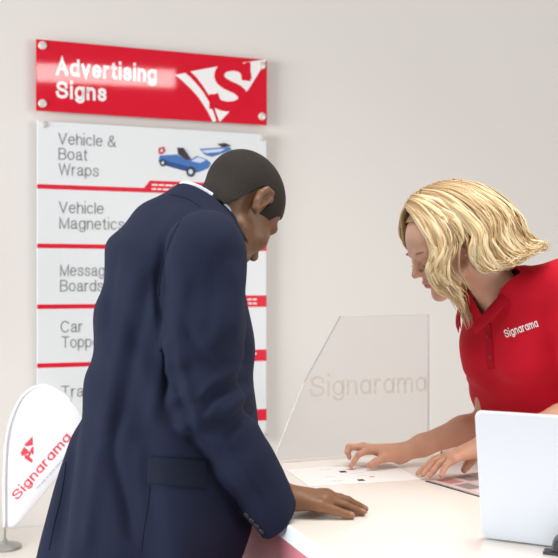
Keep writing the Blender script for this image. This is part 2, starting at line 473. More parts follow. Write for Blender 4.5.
def put_text(name, s, px0, px1, base_py, cap_py, m, parent, M, fn, w=.11, off=.0006, one=False):
    """lettering whose capitals stand from base_py to cap_py at px0 and whose line ends at px1"""
    V, F = text_geo(s, w, one)
    x0, y0 = fn(px0, base_py); y1 = fn(px0, cap_py)[1]; x1 = fn(px1, base_py)[0]
    ch = 1.0
    sx = (x1-x0)/(V[:, 0].max()-V[:, 0].min()); sy = (y1-y0)/ch
    P = [M @ Vector(((v[0]-V[:, 0].min())*sx+x0, v[1]*sy+y0, off+(v[2]+.004)*.08)) for v in V]
    return obj(name, mesh(name, P, F, False), parent, [m])

put_text('lettering', 'Advertising', 55.5, 156.5, 75, 57.5, M_white_txt, header, SM, sg, .19)
put_text('lettering', 'Signs', 55.5, 106.5, 98, 81, M_white_txt, header, SM, sg, .19)
for s, a, b, y in (('Vehicle &', 58, 116, 144.3), ('Boat', 58.5, 87.5, 159.5), ('Wraps', 58.5, 98.5, 175),
                   ('Vehicle', 58.7, 103.5, 213), ('Magnetics', 59.3, 124, 228.7), ('Message', 60, 112, 276), ('Boards', 60, 103, 291.5),
                   ('Car', 60.5, 82.5, 332.5), ('Toppers', 61.5, 110, 348), ('Trailer', 61, 103, 397.5)):
    put_text('lettering', s, a, b, y, y-11.6, M_grey_txt, board, SM, sg, .088)
# stripes with their stepped tabs
STR = [(184, 188.6, 144), (243.5, 248, 140), (304.5, 309, 140), (363.5, 368, 140), (428, 433, 140)]
for y0, y1, tx in STR:
    a, b = zL(y1), zL(y0); t = sg(tx, 190)[0]; h = .046
    poly = [(.004, a), (W-.002, a), (W-.002, a+h), (t+.022, a+h), (t, b), (.004, b)]
    V, F, _ = prism([poly], plane_m(SIGN0, DW, NW, .0002), .0006)
    st = obj('red_stripe', mesh('red_stripe', V, F, False), board, [M_redprint])
    dash = []
    for r in range(2):
        x = t+.03
        while x < W-.06:
            l = random.uniform(.012, .03); dash.append(rect(x, a+.011+r*.016, x+l, a+.017+r*.016)); x += l+.005
    V, F, _ = prism(dash, plane_m(SIGN0, DW, NW, .0009), .0004)
    obj('small_print', mesh('small_print', V, F, False), board, [M_white_txt])
# logo on the header
tri = [(190.5, 71.5), (204, 69), (217, 66.7), (240, 63), (267, 59.3), (258, 74), (248, 90), (239, 101), (230, 111), (219.5, 122), (215, 109.5), (210, 97), (203, 86), (197, 78)]
cre = [(175, 75), (182, 80.5), (190, 88), (197, 95.5), (203, 104), (208.5, 113), (213, 122.2), (216.3, 121), (213, 111), (208.5, 101), (203, 92), (197, 84.5), (190, 77), (185, 73)]
V, F, _ = prism([[sg(*p) for p in tri], [sg(*p) for p in cre]], plane_m(SIGN0, DW, NW, .0003), .0006)
obj('logo_triangle', mesh('logo_triangle', V, F, False), header, [M_white_txt])
sc_ = _sm([(425, 196), (420, 168), (402, 150), (368, 143), (332, 152), (316, 176), (322, 200), (348, 219), (388, 238), (410, 262), (404, 288), (376, 303), (338, 304), (306, 291), (291, 258)], 40)
def ribbon(p, wd):
    p = np.array(p); T = np.gradient(p, axis=0); T /= np.linalg.norm(T, axis=1)[:, None]; N_ = np.stack([-T[:, 1], T[:, 0]], 1)*wd/2
    return [tuple(q) for q in np.concatenate([p+N_, (p-N_)[::-1]])]
zz = lambda P: [sg(140+x/3.986, 30+y/3.986) for x, y in P]
V, F = merge([prism([zz(q)], plane_m(SIGN0, DW, NW, .001+.0003*i), .0005)[:2] for i, q in enumerate((ribbon(sc_, 40), [(418, 130), (440, 128), (440, 204), (404, 200)], [(276, 256), (312, 256), (296, 318), (276, 314)]))])
obj('logo_letter', mesh('logo_letter', V, F, False), header, [M_red])
# printed van and boat
def prt(pts): return [sg(*p) for p in pts]
def disc(cx, cy, r, n=16): return [sg(cx+r*.85*math.cos(2*math.pi*k/n), cy+r*math.sin(2*math.pi*k/n)) for k in range(n)]
pm = [mat('print_blue', lin(64, 116, 186), .4), mat('print_dark', lin(58, 44, 50), .4), mat('print_pale', lin(206, 222, 240), .4),
      mat('print_crimson', lin(206, 60, 70), .4), mat('print_navy', lin(40, 74, 140), .4), mat('print_tyre', lin(48, 40, 42), .5)]
layers = [
    (0, prt([(159.6, 155.5), (177, 154.5), (189, 160.5), (197, 155.8), (207, 159.5), (211, 163), (209, 168), (201, 171.4), (195, 172.8), (183, 170.6), (163.5, 165), (158.4, 161.8)])),
    (4, prt([(160, 159.5), (183, 165), (196, 170), (195, 172.6), (183, 170.6), (163.5, 165), (158.4, 161.8)])),
    (2, prt([(191, 161), (198, 157), (206, 160), (200, 163)])),
    (1, prt([(177, 147.6), (183.5, 147.8), (191.5, 159.6), (187, 160.2), (178, 154.2)])),
    (2, prt([(184.5, 149), (187, 149.6), (192.5, 158), (190.5, 158.2)])),
    (3, prt([(158.5, 148), (164, 146.6), (165.5, 151), (162, 154.5), (158.5, 154)])),
    (2, prt([(160.4, 149.6), (163, 149), (162.6, 151.6), (160.4, 152.2)])),
    (0, prt([(199.5, 149), (229, 147), (232, 150), (212, 157), (205, 155)])),
    (2, prt([(201, 150.5), (226, 148.5), (220, 151.8), (206, 153.3)])),
    (1, prt([(217, 144), (225, 143), (231, 146), (222, 147.4)])),
    (5, disc(162.8, 162.8, 3.7)), (2, disc(162.6, 162.9, 1.7)), (5, disc(190.7, 171.8, 5.2)), (2, disc(190.4, 171.9, 2.6))]
V, F, fm = [], [], []
for q, (mi, poly) in enumerate(layers):
    v, f, _ = prism([poly], plane_m(SIGN0, DW, NW, .0003+.00025*q), .0002)
    oo = len(V); V += v; F += [tuple(i+oo for i in g) for g in f]; fm += [mi]*len(f)
obj('vehicle_print', mesh('vehicle_print', V, F, False, fm), board, pm)
for (px, py, big) in ((42.5, 45.5, 1), (42.5, 103.5, 1), (262, 65.5, 1), (262, 116.5, 1), (44, 124.5, 0), (262, 138, 0), (264.5, 433, 0), (44, 448, 0)):
    x, z = sg(px, py)
    M = SM @ Matrix.Translation((x, z, 0))
    me = lathe('standoff', [(.009, -GAP), (.009, -.002), (.0155 if big else .012, .0), (.0155 if big else .012, .004), (.013 if big else .010, .006)], M, 24)
    obj('standoff', me, header if big else board, [M_cap if big else M_clearcap])

# ------------------------------------------------------------------ low table with the desk flag
TZ = .50
wall0 = SIGN0+NW*-GAP
tb = wall0+DW*-.75
TM = Matrix.Identity(4)
for i in range(3): TM[i][0] = DW[i]; TM[i][1] = NW[i]; TM[i][2] = -ZUP[i] if False else ZUP[i]; TM[i][3] = tb[i]
table = empty('low_table', (tb.x, tb.y, 0), 'low cream table against the wall below the sign, carrying the white flag', 'table')
obj('tabletop', box_mesh('tabletop', (0, .005, TZ-.03), (1.25, .46, TZ), TM, .004), table, [M_top])
for x in (.03, 1.17):
    for y in (.03, .39):
        obj('leg', box_mesh('leg', (x, y, 0), (x+.05, y+.05, TZ-.03), TM, .004), table, [M_side])
obj('apron', box_mesh('apron', (.05, .05, TZ-.1), (1.2, .42, TZ-.03), TM), table, [M_side])

FY = 3.06
fo = Vector(at(5, 551, FY)); fo.z = TZ
flag = empty('teardrop_flag', fo, 'white teardrop desk flag with red logo, standing left of the man', 'flag')
FD = Vector((1, 0, 0)); FN = Vector((0, -1, 0))
FO = Vector((0, FY, 0)); fl = lambda px, py: on_plane(px, py, FO, FN)
obj('base', lathe('base', [(.056, 0), (.056, .006), (.05, .010), (.012, .013), (.007, .03)], Matrix.Translation(fo), 32), flag, [mat('grey_steel', lin(176, 176, 172), .35, metal=.6)])
edge_px = [(4.2, 527), (4.0, 500), (4.2, 470), (6, 442), (11, 419), (20, 399.5), (31, 389), (42, 385.5), (52, 387.3), (62, 392.8), (71, 400.5), (79, 410), (83.5, 420), (83.5, 434), (77, 453), (64, 471), (50, 487), (34, 505), (20, 521), (12, 527)]
outl = [fl(*p) for p in edge_px]
dens = spline([(a, b, 0) for a, b in outl+[outl[0]]], 120)[:-1]
cen = dens.mean(0)
V, F = [], []
for s, zo in ((1, .0025), (1, -.0025)):
    for ring in (1.0, .985, .6, .25):
        for p in dens:
            q = cen+(p-cen)*ring; x = q[0]; bulge = .012*math.sin((q[0]-cen[0])*9)*(1-ring*.6)
            V.append((x, FY+zo*(-1)*(1 if ring < 1 else .3)-bulge, q[1]))
n = len(dens)
for sgn, o0 in ((1, 0), (-1, 4*n)):
    for r in range(3):
        for i in range(n):
            j = (i+1) % n; f = (o0+r*n+i, o0+r*n+j, o0+(r+1)*n+j, o0+(r+1)*n+i); F.append(f if sgn > 0 else f[::-1])
    F.append(tuple(o0+3*n+i for i in range(n)) if sgn > 0 else tuple(o0+3*n+i for i in range(n))[::-1])
for i in range(n):
    j = (i+1) % n; F.append((i, 4*n+i, 4*n+j, j))
cloth = obj('flag_cloth', mesh('flag_cloth', V, F), flag, [mat('white_flag_fabric', lin(244, 246, 250), .8)])
sl_ = [Vector((fl(*p)[0]+.002, FY, fl(*p)[1])) for p in edge_px[:11]]
V, F = tube(spline([tuple(p) for p in sl_], 50), [.0055]*50, 8)
obj('pole_sleeve', mesh('pole_sleeve', V, F), flag, [cloth.data.materials[0]])
pole = [Vector((fl(5, 552)[0], FY, TZ+.02)), Vector((fl(4.6, 538)[0], FY, fl(4, 538)[1]))]+sl_[:2]
V, F = tube([tuple(p) for p in pole], [.004]*4, 10)
obj('pole', mesh('pole', V, F), flag, [mat('pole_grey', lin(150, 150, 150), .35)])
M_pink = mat('flag_red_print', lin(222, 60, 78), .6); M_gr2 = mat('flag_grey_print', lin(176, 178, 188), .6)
def flag_text(name, s, a, b, hpx, m, bold, zo=.016):
    V, F = text_geo(s, bold, True); cap = 1.0
    A, B = np.array(fl(*a)), np.array(fl(*b)); L = np.linalg.norm(B-A); d = (B-A)/L; u = np.array((-d[1], d[0]))
    sx = L/(V[:, 0].max()-V[:, 0].min()); sy = hpx*FY/FPX/cap
    P = []
    for v in V:
        q = A+d*(v[0]-V[:, 0].min())*sx+u*v[1]*sy; P.append((q[0], FY-.0, q[1], v[2]))
    return P, F
BV = BVHTree.FromPolygons([v.co for v in cloth.data.vertices], [tuple(p.vertices) for p in cloth.data.polygons])
def on_flag(name, P, F, m):
    R = []
    for x, y, z, e in P:
        h = BV.ray_cast(Vector((x, FY-.2, z)), Vector((0, 1, 0)))
        R.append((x, (h[0].y if h[0] else FY-.003)-.0008-(e+.004)*.03, z))
    return obj(name, mesh(name, R, F, False), cloth, [m])
on_flag('lettering', *flag_text('l', 'Signarama', (17, 501), (72.5, 437.5), 9.2, None, .15), M_pink)
on_flag('small_print', *flag_text('l', 'The way to grow your business', (37, 490), (72, 451), 2.6, None, .1), M_gr2)
def flag_poly(pts, dz): return [(*[(fl(*p)[0]), FY, fl(*p)[1]], dz) for p in pts]
lp = [[(32.6, 436), (33, 445), (26.5, 446.5), (24, 445)], [(33.5, 446), (33.8, 455), (30, 452), (31, 448)], [(24, 446.5), (28, 452), (22, 456.5), (20.5, 453)], [(27, 455), (33, 460), (32, 463), (24, 458)]]
VV, FF = [], []
for q in lp:
    oo = len(VV); VV += flag_poly(q, 0); FF.append(tuple(range(oo, oo+len(q)))[::-1])
on_flag('logo', VV, FF, M_pink)
on_flag('logo_letter', *flag_text('l', 'S', (26.5, 459), (32, 454), 9, None, .24), M_pink)

# ------------------------------------------------------------------ counter
CO = Vector((.023, 1.85, 0)); CZ = .90; CWID = .74; VB = .655; VF = -.75
CM = Matrix.Identity(4)
for i in range(3): CM[i][0] = DW[i]; CM[i][1] = -NW[i]; CM[i][2] = ZUP[i]; CM[i][3] = CO[i]
counter = empty('reception_counter', (CO.x, CO.y, 0), 'white topped reception counter with pinkish red front between the two people', 'counter')
obj('countertop', box_mesh('countertop', (0, VF, CZ-.036), (CWID, VB, CZ), CM, .003), counter, [M_top])
obj('edge_band', box_mesh('edge_band', (-.0015, VF+.004, CZ-.0355), (.0005, VB-.004, CZ-.002), CM), counter, [M_edge])
obj('front_panel', box_mesh('front_panel', (.012, VF+.03, .08), (.03, VB-.03, CZ-.036), CM, .002), counter, [M_front])
obj('end_panel', box_mesh('end_panel', (.03, VB-.05, .08), (CWID-.12, VB-.03, CZ-.036), CM, .002), counter, [M_side])
obj('end_panel', box_mesh('end_panel', (.03, VF+.03, .08), (CWID-.12, VF+.05, CZ-.036), CM, .002), counter, [M_side])
obj('plinth', box_mesh('plinth', (.06, VF+.06, 0), (CWID-.16, VB-.06, .08), CM), counter, [M_black])
def cpx(px, py, z=CZ):                                  # point on the counter top seen at a pixel
    y = (CAMZ-z)*FPX/(py-HY); return Vector(at(px, py, y))

# acrylic screen at the far end
GO = CM @ Vector((0, .62, 0)); gp = lambda px, py: on_plane(px, py, GO, NW)
GM = plane_m(GO, DW, NW, -.003)
g = [gp(340, 316.5), gp(428.5, 314.5)]
br = (g[1][0], CZ); bl = (gp(271.5, 463)[0], CZ)
mid = gp(304, 382)
gpoly = [bl, br, g[1], g[0], mid]
screen = empty('acrylic_screen', (GM @ Vector((bl[0], CZ, 0))), 'clear slant-sided acrylic screen standing at the far end of the counter', 'screen')
V, F, _ = prism([gpoly], GM, .006)
fm = [0, 0]+[0, 1, 0, 1, 1]
ccw = sum(gpoly[i][0]*gpoly[(i+1) % 5][1]-gpoly[(i+1) % 5][0]*gpoly[i][1] for i in range(5))
obj('sheet', mesh('sheet', V, F, False), screen, [M_glass])
# polished edges, coloured white in place of the highlight along clear acrylic
ed = []
for a, b, wd in ((br, g[1], .0045), (g[0], mid, .0016), (g[1], g[0], .0008), (mid, bl, .0008)):
    ax, ay = a; bx, by = b; dx, dy = bx-ax, by-ay; L = math.hypot(dx, dy); nx, ny = dy/L*wd, -dx/L*wd
    ed.append([(ax-nx*.75, ay-ny*.75), (bx-nx*.75, by-ny*.75), (bx+nx*.3, by+ny*.3), (ax+nx*.3, ay+ny*.3)])
V, F, Wd = prism(ed, GM @ Matrix.Translation((0, 0, -.0002)), .0064)
obj('polished_edge', mesh('polished_edge', V, F, False, [1 if q == 1 else 0 for q in Wd]), screen, [M_gedge, mat('greyed_edge', lin(176, 172, 174), .4)])
put_text('lettering', 'Signarama', 309, 426, 397, 376, M_etch, screen, GM, gp, .13, .0065, True)

# paper under the pointing hand
pc = cpx(352, 474.5)
PM = Matrix.Translation((pc.x, pc.y, CZ)) @ Matrix.Rotation(ANG-.08, 4, 'Z')
V, F, fm = [], [], []
def add(poly, z0, z1, mi):
    v, f, _ = prism([poly], PM @ Matrix.Translation((0, 0, z0)), z1-z0)
    oo = len(V); V.extend(v); F.extend(tuple(i+oo for i in q) for q in f); fm.extend([mi]*len(f))
add(rect(-.15, -.105, .15, .105), .0003, .0008, 0)
PI_ = (PM.inverted())
def ppx(px, py): v = PI_ @ cpx(px, py); return v.x, v.y
for px, py, wx, wy, mi in ((343, 472, .018, .022, 1), (361, 480.4, .018, .020, 1), (372, 477, .014, .010, 2), (337, 466, .02, .006, 3), (350.5, 469.5, .03, .006, 2), (357, 473.5, .034, .003, 3), (362, 476, .03, .003, 3), (325, 470, .03, .004, 3), (330, 477, .03, .004, 3), (338, 481, .03, .004, 3)):
    x, y = ppx(px, py); add(rect(x-wx/2, y-wy/2, x+wx/2, y+wy/2), .0008, .0009, mi)
o = obj('printed_sheet', mesh('printed_sheet', V, F, False, fm), None, [M_paper, M_ink, M_orange, mat('grey_ink', lin(200, 200, 200), .7)])
tag(o, 'white printed sheet on the counter under the pointing finger', 'paper')

# booklet under the other hand
b0, b1 = cpx(425, 481.5), cpx(482, 498)
bd = (b1-b0); bd.z = 0; bd.normalize(); bn = Vector((-bd.y, bd.x, 0))
BM = Matrix.Identity(4)
for i in range(3): BM[i][0] = bd[i]; BM[i][1] = bn[i]; BM[i][2] = ZUP[i]; BM[i][3] = b0[i]
BM[2][3] = CZ
book = empty('booklet', (b0.x, b0.y, CZ), 'dark-edged booklet with pinkish pages lying under her left hand', 'booklet')
obj('cover', box_mesh('cover', (0, 0, .0003), (.225, .285, .0018), BM), book, [mat('booklet_cover', lin(64, 66, 78), .4)])
V, F, fm = [], [], []
def addb(poly, z0, z1, mi):
    v, f, _ = prism([poly], BM @ Matrix.Translation((0, 0, z0)), z1-z0)
    oo = len(V); V.extend(v); F.extend(tuple(i+oo for i in q) for q in f); fm.extend([mi]*len(f))
addb(rect(.003, .003, .222, .282), .0018, .0048, 0)
for r in range(4):
    for c in range(3):
        x, y = .016+c*.069, .02+r*.065
        addb(rect(x, y, x+.055, y+.045), .0048, .0050, 1+(r+c) % 3)
obj('pages', mesh('pages', V, F, False, fm), book, [mat('booklet_page', lin(216, 196, 190), .5), mat('page_rose', lin(190, 130, 124), .5), mat('page_grey', lin(150, 140, 142), .5), mat('page_cream', lin(232, 216, 206), .5)])

# laptop, its back towards the camera
l0, l1 = cpx(482.5, 538), cpx(558, 547.5)
ld = (l1-l0); ld.z = 0; ld.normalize(); ln = Vector((-ld.y, ld.x, 0))
LM = Matrix.Identity(4)
for i in range(3): LM[i][0] = ld[i]; LM[i][1] = ln[i]; LM[i][2] = ZUP[i]; LM[i][3] = l0[i]
LM[2][3] = CZ
LW, LH = .365, .262
lap = empty('laptop', (l0.x, l0.y, CZ), 'white laptop on the counter with the back of its open lid turned to us', 'laptop')
def rrect(w_, h_, r, n=8):
    p = []
    for cx_, cy_, a0 in ((w_-r, r, -90), (w_-r, h_-r, 0), (r, h_-r, 90), (r, r, 180)):
        for k in range(n+1):
            a = math.radians(a0+90*k/n); p.append((cx_+r*math.cos(a), cy_+r*math.sin(a)))
    return p
def slab(name, M, w_, h_, r, th, m, parent):
    V, F = [], []; n = None
    for ins, z in ((.003, 0), (.0008, .0012), (0, .003), (0, th-.003), (.0008, th-.0012), (.003, th)):
        p = [(ins+x*(w_-2*ins)/w_, ins+y*(h_-2*ins)/h_) for x, y in rrect(w_, h_, r)]; n = len(p)
        V += [M @ Vector((x, y, z)) for x, y in p]
    for i in range(5):
        for k in range(n): F.append((i*n+k, i*n+(k+1) % n, (i+1)*n+(k+1) % n, (i+1)*n+k))
    F.append(tuple(range(n))[::-1]); F.append(tuple(5*n+k for k in range(n)))
    o = obj(name, mesh(name, V, F), parent, [m])
    md = o.modifiers.new('n', 'WEIGHTED_NORMAL'); return o
TILT = math.radians(13)
LIDM = LM @ Matrix.Translation((0, .004, .004)) @ Matrix.Rotation(math.pi/2+TILT, 4, 'X')
lid = slab('lid', LIDM, LW, LH, .013, .011, M_lap, lap)
slab('base', LM @ Matrix.Translation((0, .006, .004)), LW, .25, .012, .016, M_lap, lap)
obj('screen', box_mesh('screen', (.014, .016, -.0006), (LW-.014, LH-.014, .0004), LIDM), lid, [M_black])
kb = [rect(.03+i*.0222, .03+.12+j*.018-.03, .03+i*.0222+.018, .03+.12+j*.018+.015-.03) for i in range(14) for j in range(5)]
obj('keyboard', mesh('keyboard', *prism([[(x, y-.02) for x, y in q] for q in kb], LM @ Matrix.Translation((0, .0, .0198)), .0022)[:2], False), lap, [M_key])
obj('hinge', mesh('hinge', *tube([LM @ Vector((.03, .004, .009)), LM @ Vector((LW-.03, .004, .009))], [.0055, .0055], 12)), lap, [M_dark])
for x in (.03, LW-.03):
    for y in (.03, .23):
        obj('foot', lathe('foot', [(.006, .0), (.007, .004)], LM @ Matrix.Translation((x, y, 0)), 16), lap, [M_dark])

# stapler poking in at the corner
s0 = cpx(543.5, 552.5)
STM = Matrix.Translation((s0.x, s0.y, CZ)) @ Matrix.Rotation(-.42, 4, 'Z')
st = empty('stapler', (s0.x, s0.y, CZ), 'small dark grey stapler at the lower right corner in front of the laptop', 'stapler')
obj('base', box_mesh('base', (0, -.014, 0), (.13, .014, .006), STM, .002), st, [M_dark])
V, F, _ = prism([[(.014, .006), (.13, .006), (.13, .05), (.09, .058), (.03, .04), (.018, .028)]], STM @ Matrix.Translation((0, .012, 0)) @ Matrix.Rotation(math.pi/2, 4, 'X'), .024)
hd = obj('head', mesh('head', V, F, False), st, [M_dark]); bv = hd.modifiers.new('b', 'BEVEL'); bv.width = .003; bv.segments = 2
# ------------------------------------------------------------------ people: shared anatomy
class Fr:
    """a head frame: forward, left, up"""
    def __init__(s, c, H, pitch, roll=0, sc=1.0):
        H = np.array([H[0], H[1], 0.0]); H /= np.linalg.norm(H); z = np.array([0, 0, 1.0]); p = math.radians(pitch)
        s.f = H*math.cos(p)-z*math.sin(p); s.u = H*math.sin(p)+z*math.cos(p); s.l = np.cross(s.u, s.f)
        r = math.radians(roll); l, u = s.l, s.u
        s.l = l*math.cos(r)+u*math.sin(r); s.u = u*math.cos(r)-l*math.sin(r)
        s.c = np.asarray(c, float); s.A = np.stack([s.f, s.l, s.u], 1); s.sc = sc
    def loc(s, P): return ((P-s.c)@s.A)/s.sc
    def wor(s, q): return s.c+(np.asarray(q, float)*s.sc)@s.A.T
def head_sdf(q, fem):
    """q in head-local metres, origin midway between the ears"""
    d = ell(q, (-.004, 0, .045), (.097, .0765, .085))
    d = smin(d, ell(q, (.036, 0, -.03), (.056, .058 if not fem else .055, .082)), .03)
    for s in (-1, 1):
        d = smin(d, rcone(q, (.002, s*.05, -.058), (.066, s*.014, -.094), .016 if not fem else .013, .014), .026)
        d = smin(d, ell(q, (.062, s*.04, -.022), (.024, .022, .02)), .02)
        d = smin(d, rcone(q, (.085, s*.014, .03), (.076, s*.045, .028), .010, .009), .014)
    d = smin(d, ell(q, (.078, 0, -.1), (.015, .018, .014)), .02)
    for s in (-1, 1):
        d = smax(d, -ell(q, (.1, s*.031, .006), (.016, .018, .012)), .014)
        d = smin(d, ell(q, (.077, s*.031, .006), (.0135, .0145, .0125)), .004)
    nz = rcone(q, (.089, 0, .022), (.110, 0, -.016), .0075, .0105)
    nz = smin(nz, ell(q, (.1125, 0, -.0185), (.0095, .0095, .0085)), .006)
    for s in (-1, 1): nz = smin(nz, ell(q, (.1, s*.0115, -.023), (.0105, .0065, .0075)), .006)
    d = smin(d, nz, .01)
    d = smin(d, ell(q, (.086, 0, -.055), (.013, .026, .014)), .012)
    d = smin(d, ell(q, (.0945, 0, -.0505), (.008, .02, .0052)), .004)
    d = smin(d, ell(q, (.0925, 0, -.0625), (.0085, .017, .0062)), .004)
    d = smax(d, -ell(q, (.102, 0, -.0565), (.008, .022, .0012)), .002)
    return d
def ear_sdf(q):
    q = q+np.array([.014, 0, 0]); d = None
    for s in (-1, 1):
        e = chain(q, [(.012, s*.074, .008), (.014, s*.079, .026), (.003, s*.081, .036), (-.012, s*.082, .028), (-.017, s*.081, .008), (-.011, s*.080, -.012), (-.002, s*.079, -.024), (.006, s*.075, -.024)],
                  [.0035, .0042, .0046, .005, .0052, .0055, .0075, .006], .006)
        e = smin(e, ell(q, (-.004, s*.077, .006), (.016, .007, .028)), .008)
        e = smin(e, rcone(q, (-.006, s*.083, .018), (-.002, s*.082, -.006), .0035, .004), .004)
        e = smax(e, -ell(q, (.001, s*.087, .006), (.0095, .0125, .016)), .005)
        d = e if d is None else np.minimum(d, e)
    return d

def hand_sdf(P, wrist, wr, mcps, fingers, thumb, rs=.0092, k=.012):
    d = None
    for m, r in mcps:
        e = rcone(P, wrist, m, wr, r)
        d = e if d is None else smin(d, e, k)
    for i in range(len(mcps)-1):
        d = smin(d, rcone(P, mcps[i][0], mcps[i+1][0], mcps[i][1], mcps[i+1][1]), .01)
    for (m, r), pts in zip(mcps, fingers):
        rr = [r, rs, rs*.9, rs*.74] if len(pts) == 3 else [r, rs, rs*.8]
        d = smin(d, chain(P, [m]+list(pts), rr, .003), .006)
    return smin(d, chain(P, thumb[0], thumb[1], .004), .012)

def simple_hand(wrist, dirv, thumbv, nrm, sc=1.0, curl=.5):
    """a relaxed hanging hand: wrist point, finger direction, thumb-side direction, back-of-hand normal"""
    d, t, n = [np.asarray(v, float)/np.linalg.norm(v) for v in (dirv, thumbv, nrm)]
    mc, fi = [], []
    for k, (off, L) in enumerate(((.028, .092), (.009, .1), (-.01, .094), (-.028, .078))):
        m = wrist+d*(.088-.006*abs(k-1))*sc+t*off*sc; mc.append((m, .0115*sc))
        pts = []; p = m; a = .25
        for s in (.46, .3, .24):
            p = p+(d*math.cos(a)-n*math.sin(a))*L*s*sc; pts.append(p); a += curl
        fi.append(pts)
    th = ([wrist+d*.02*sc+t*.02*sc, wrist+d*.05*sc+t*.042*sc-n*.012*sc, wrist+d*.08*sc+t*.05*sc-n*.02*sc, wrist+d*.105*sc+t*.05*sc-n*.026*sc], [.016*sc, .0135*sc, .0105*sc, .0085*sc])
    return wrist, .024*sc, mc, fi, th

def shoe(name, ank, F, parent, L=.28):
    """a leather shoe with sole under an ankle point"""
    a = np.array(ank, float); F3 = np.array([F[0], F[1], 0.0]); R3 = np.array([F[1], -F[0], 0.0]); A = np.stack([F3, R3, [0, 0, 1.0]], 1)
    def f(P):
        q = (P-np.array([a[0], a[1], 0]))@A
        d = rcone(q, (-.04, 0, .045), (.05, 0, .05), .036, .036)
        d = smin(d, ell(q, (.12, 0, .035), (.085, .045, .034)), .04)
        d = smin(d, rcone(q, (-.02, 0, .06), (-.015, 0, .10), .04, .043), .03)
        return smax(d, .004-q[:, 2], .004)
    V, Q = mesh_sdf(f, (a[0]-.25, a[1]-.25, -.02), (a[0]+.25, a[1]+.25, .16), .006)
    return obj(name, mesh(name, V, Q), parent, [M_shoe])

def nearest_px(bvh, px, py):
    r = Vector(((px-CX)/FPX, 1, -(py-HY)/FPX)); r.normalize()
    h = bvh.ray_cast(Vector((0, 0, CAMZ)), r)
    return h
def surf_patch(name, bvh, corners, nu, nv, lift, th, m, parent):
    """a sewn-on panel that follows a garment's surface between four sight-line corners (tl, tr, br, bl)"""
    G = {}; V = []
    tl, tr, br_, bl_ = [np.array(c, float) for c in corners]
    for i in range(nu+1):
        for j in range(nv+1):
            s, t = i/nu, j/nv
            p = (tl*(1-s)+tr*s)*(1-t)+(bl_*(1-s)+br_*s)*t
            h = nearest_px(bvh, *p)
            if h[0] is None: continue
            G[i, j] = (h[0], h[1])
    idx = {}; F = []
    for top in (1, 0):
        for k, (c, n_) in G.items():
            if n_.y > 0: n_ = -n_
            idx[k, top] = len(V); V.append(c+n_*(lift if top else -.002))
    for i in range(nu):
        for j in range(nv):
            q = [(i, j), (i+1, j), (i+1, j+1), (i, j+1)]
            if all(c in G for c in q):
                F.append(tuple(idx[c, 1] for c in q)); F.append(tuple(idx[c, 0] for c in q)[::-1])
                for a, b in zip(q, q[1:]+q[:1]):
                    e = (a, b)
                    out = (a[0] == b[0] and a[0] in (0, nu)) or (a[1] == b[1] and a[1] in (0, nv))
                    if out: F.append((idx[b, 1], idx[a, 1], idx[a, 0], idx[b, 0]))
    me = mesh(name, V, F)
    bm = bmesh.new(); bm.from_mesh(me); bmesh.ops.recalc_face_normals(bm, faces=bm.faces); bm.to_mesh(me); bm.free()
    return obj(name, me, parent, [m])
def seam_line(name, bvh, pts, r, m, parent, n=30):
    P = []
    for p in spline([(a, b, 0) for a, b in pts], n):
        h = nearest_px(bvh, p[0], p[1])
        if h[0] is not None: P.append(h[0])
    V, F = tube([tuple(p) for p in P], [r]*len(P), 6)
    return obj(name, mesh(name, V, F), parent, [m])
def bvh_of(V, F): return BVHTree.FromPolygons([Vector(v) for v in V], [tuple(int(i) for i in f) for f in F])

# ------------------------------------------------------------------ the man in the navy suit
TH = math.radians(35); MF = np.array([math.cos(TH), math.sin(TH)]); MR = np.array([MF[1], -MF[0]])
man = empty('person', (-.30, 2.0, 0), 'man in a navy suit jacket leaning over the counter with his head bowed', 'person')
HM = Fr(at(235.5, 209.5, 2.11), (math.cos(math.radians(52)), math.sin(math.radians(52))), 50, roll=0, sc=1.12)
def mrow(py, l, r, a, y, bb=None, bf=None):
    """a jacket ring from where its two sides show in the photograph"""
    c = (l+r)/2; h = (r-l)/2*y/FPX; b = math.sqrt(max(h*h-(a*MR[0])**2, .002))/MF[0]
    p = at(c, py, y); return (p[2], p[0], p[1], a, b, b)
JT = [mrow(575, 36, 240, .235, 2.0), mrow(550, 41, 243, .235, 2.0), mrow(500, 58, 251, .23, 2.01), mrow(445, 75, 255, .206, 2.02), mrow(400, 84, 254, .192, 2.03),
      mrow(350, 93, 252, .178, 2.03), mrow(300, 99, 249, .172, 2.03), mrow(262, 105, 243, .165, 2.035)]
nb = at(204, 232, 2.07)
JT += [mrow(238, 109, 240, .175, 2.04), mrow(220, 124, 233, .145, 2.05)]
JT += [mrow(207, 140, 227, .112, 2.06)]
JT += [mrow(196, 157, 226, .083, 2.065)]
JT += [mrow(184, 180, 226, .06, 2.07)]
SR = at(206, 251, 1.865); SL = np.array([SR[0]-.33*MR[0]+.02, SR[1]-.33*MR[1], SR[2]-.015])
ER = at(203, 397, 1.845); WR = at(280, 521, 1.91)
EL = SL+np.array([-.005, .03, -.325]); WL = EL+np.array([.10, .05, -.235])
def sleeve(P, S_, E, W_, g=0.0):
    d = chain(P, [S_, S_*.5+E*.5, E], [.083+g, .081+g, .066+g], .03)
    return smin(d, chain(P, [E, E*.45+W_*.55, W_], [.066+g, .061+g, .053+g], .03), .03)
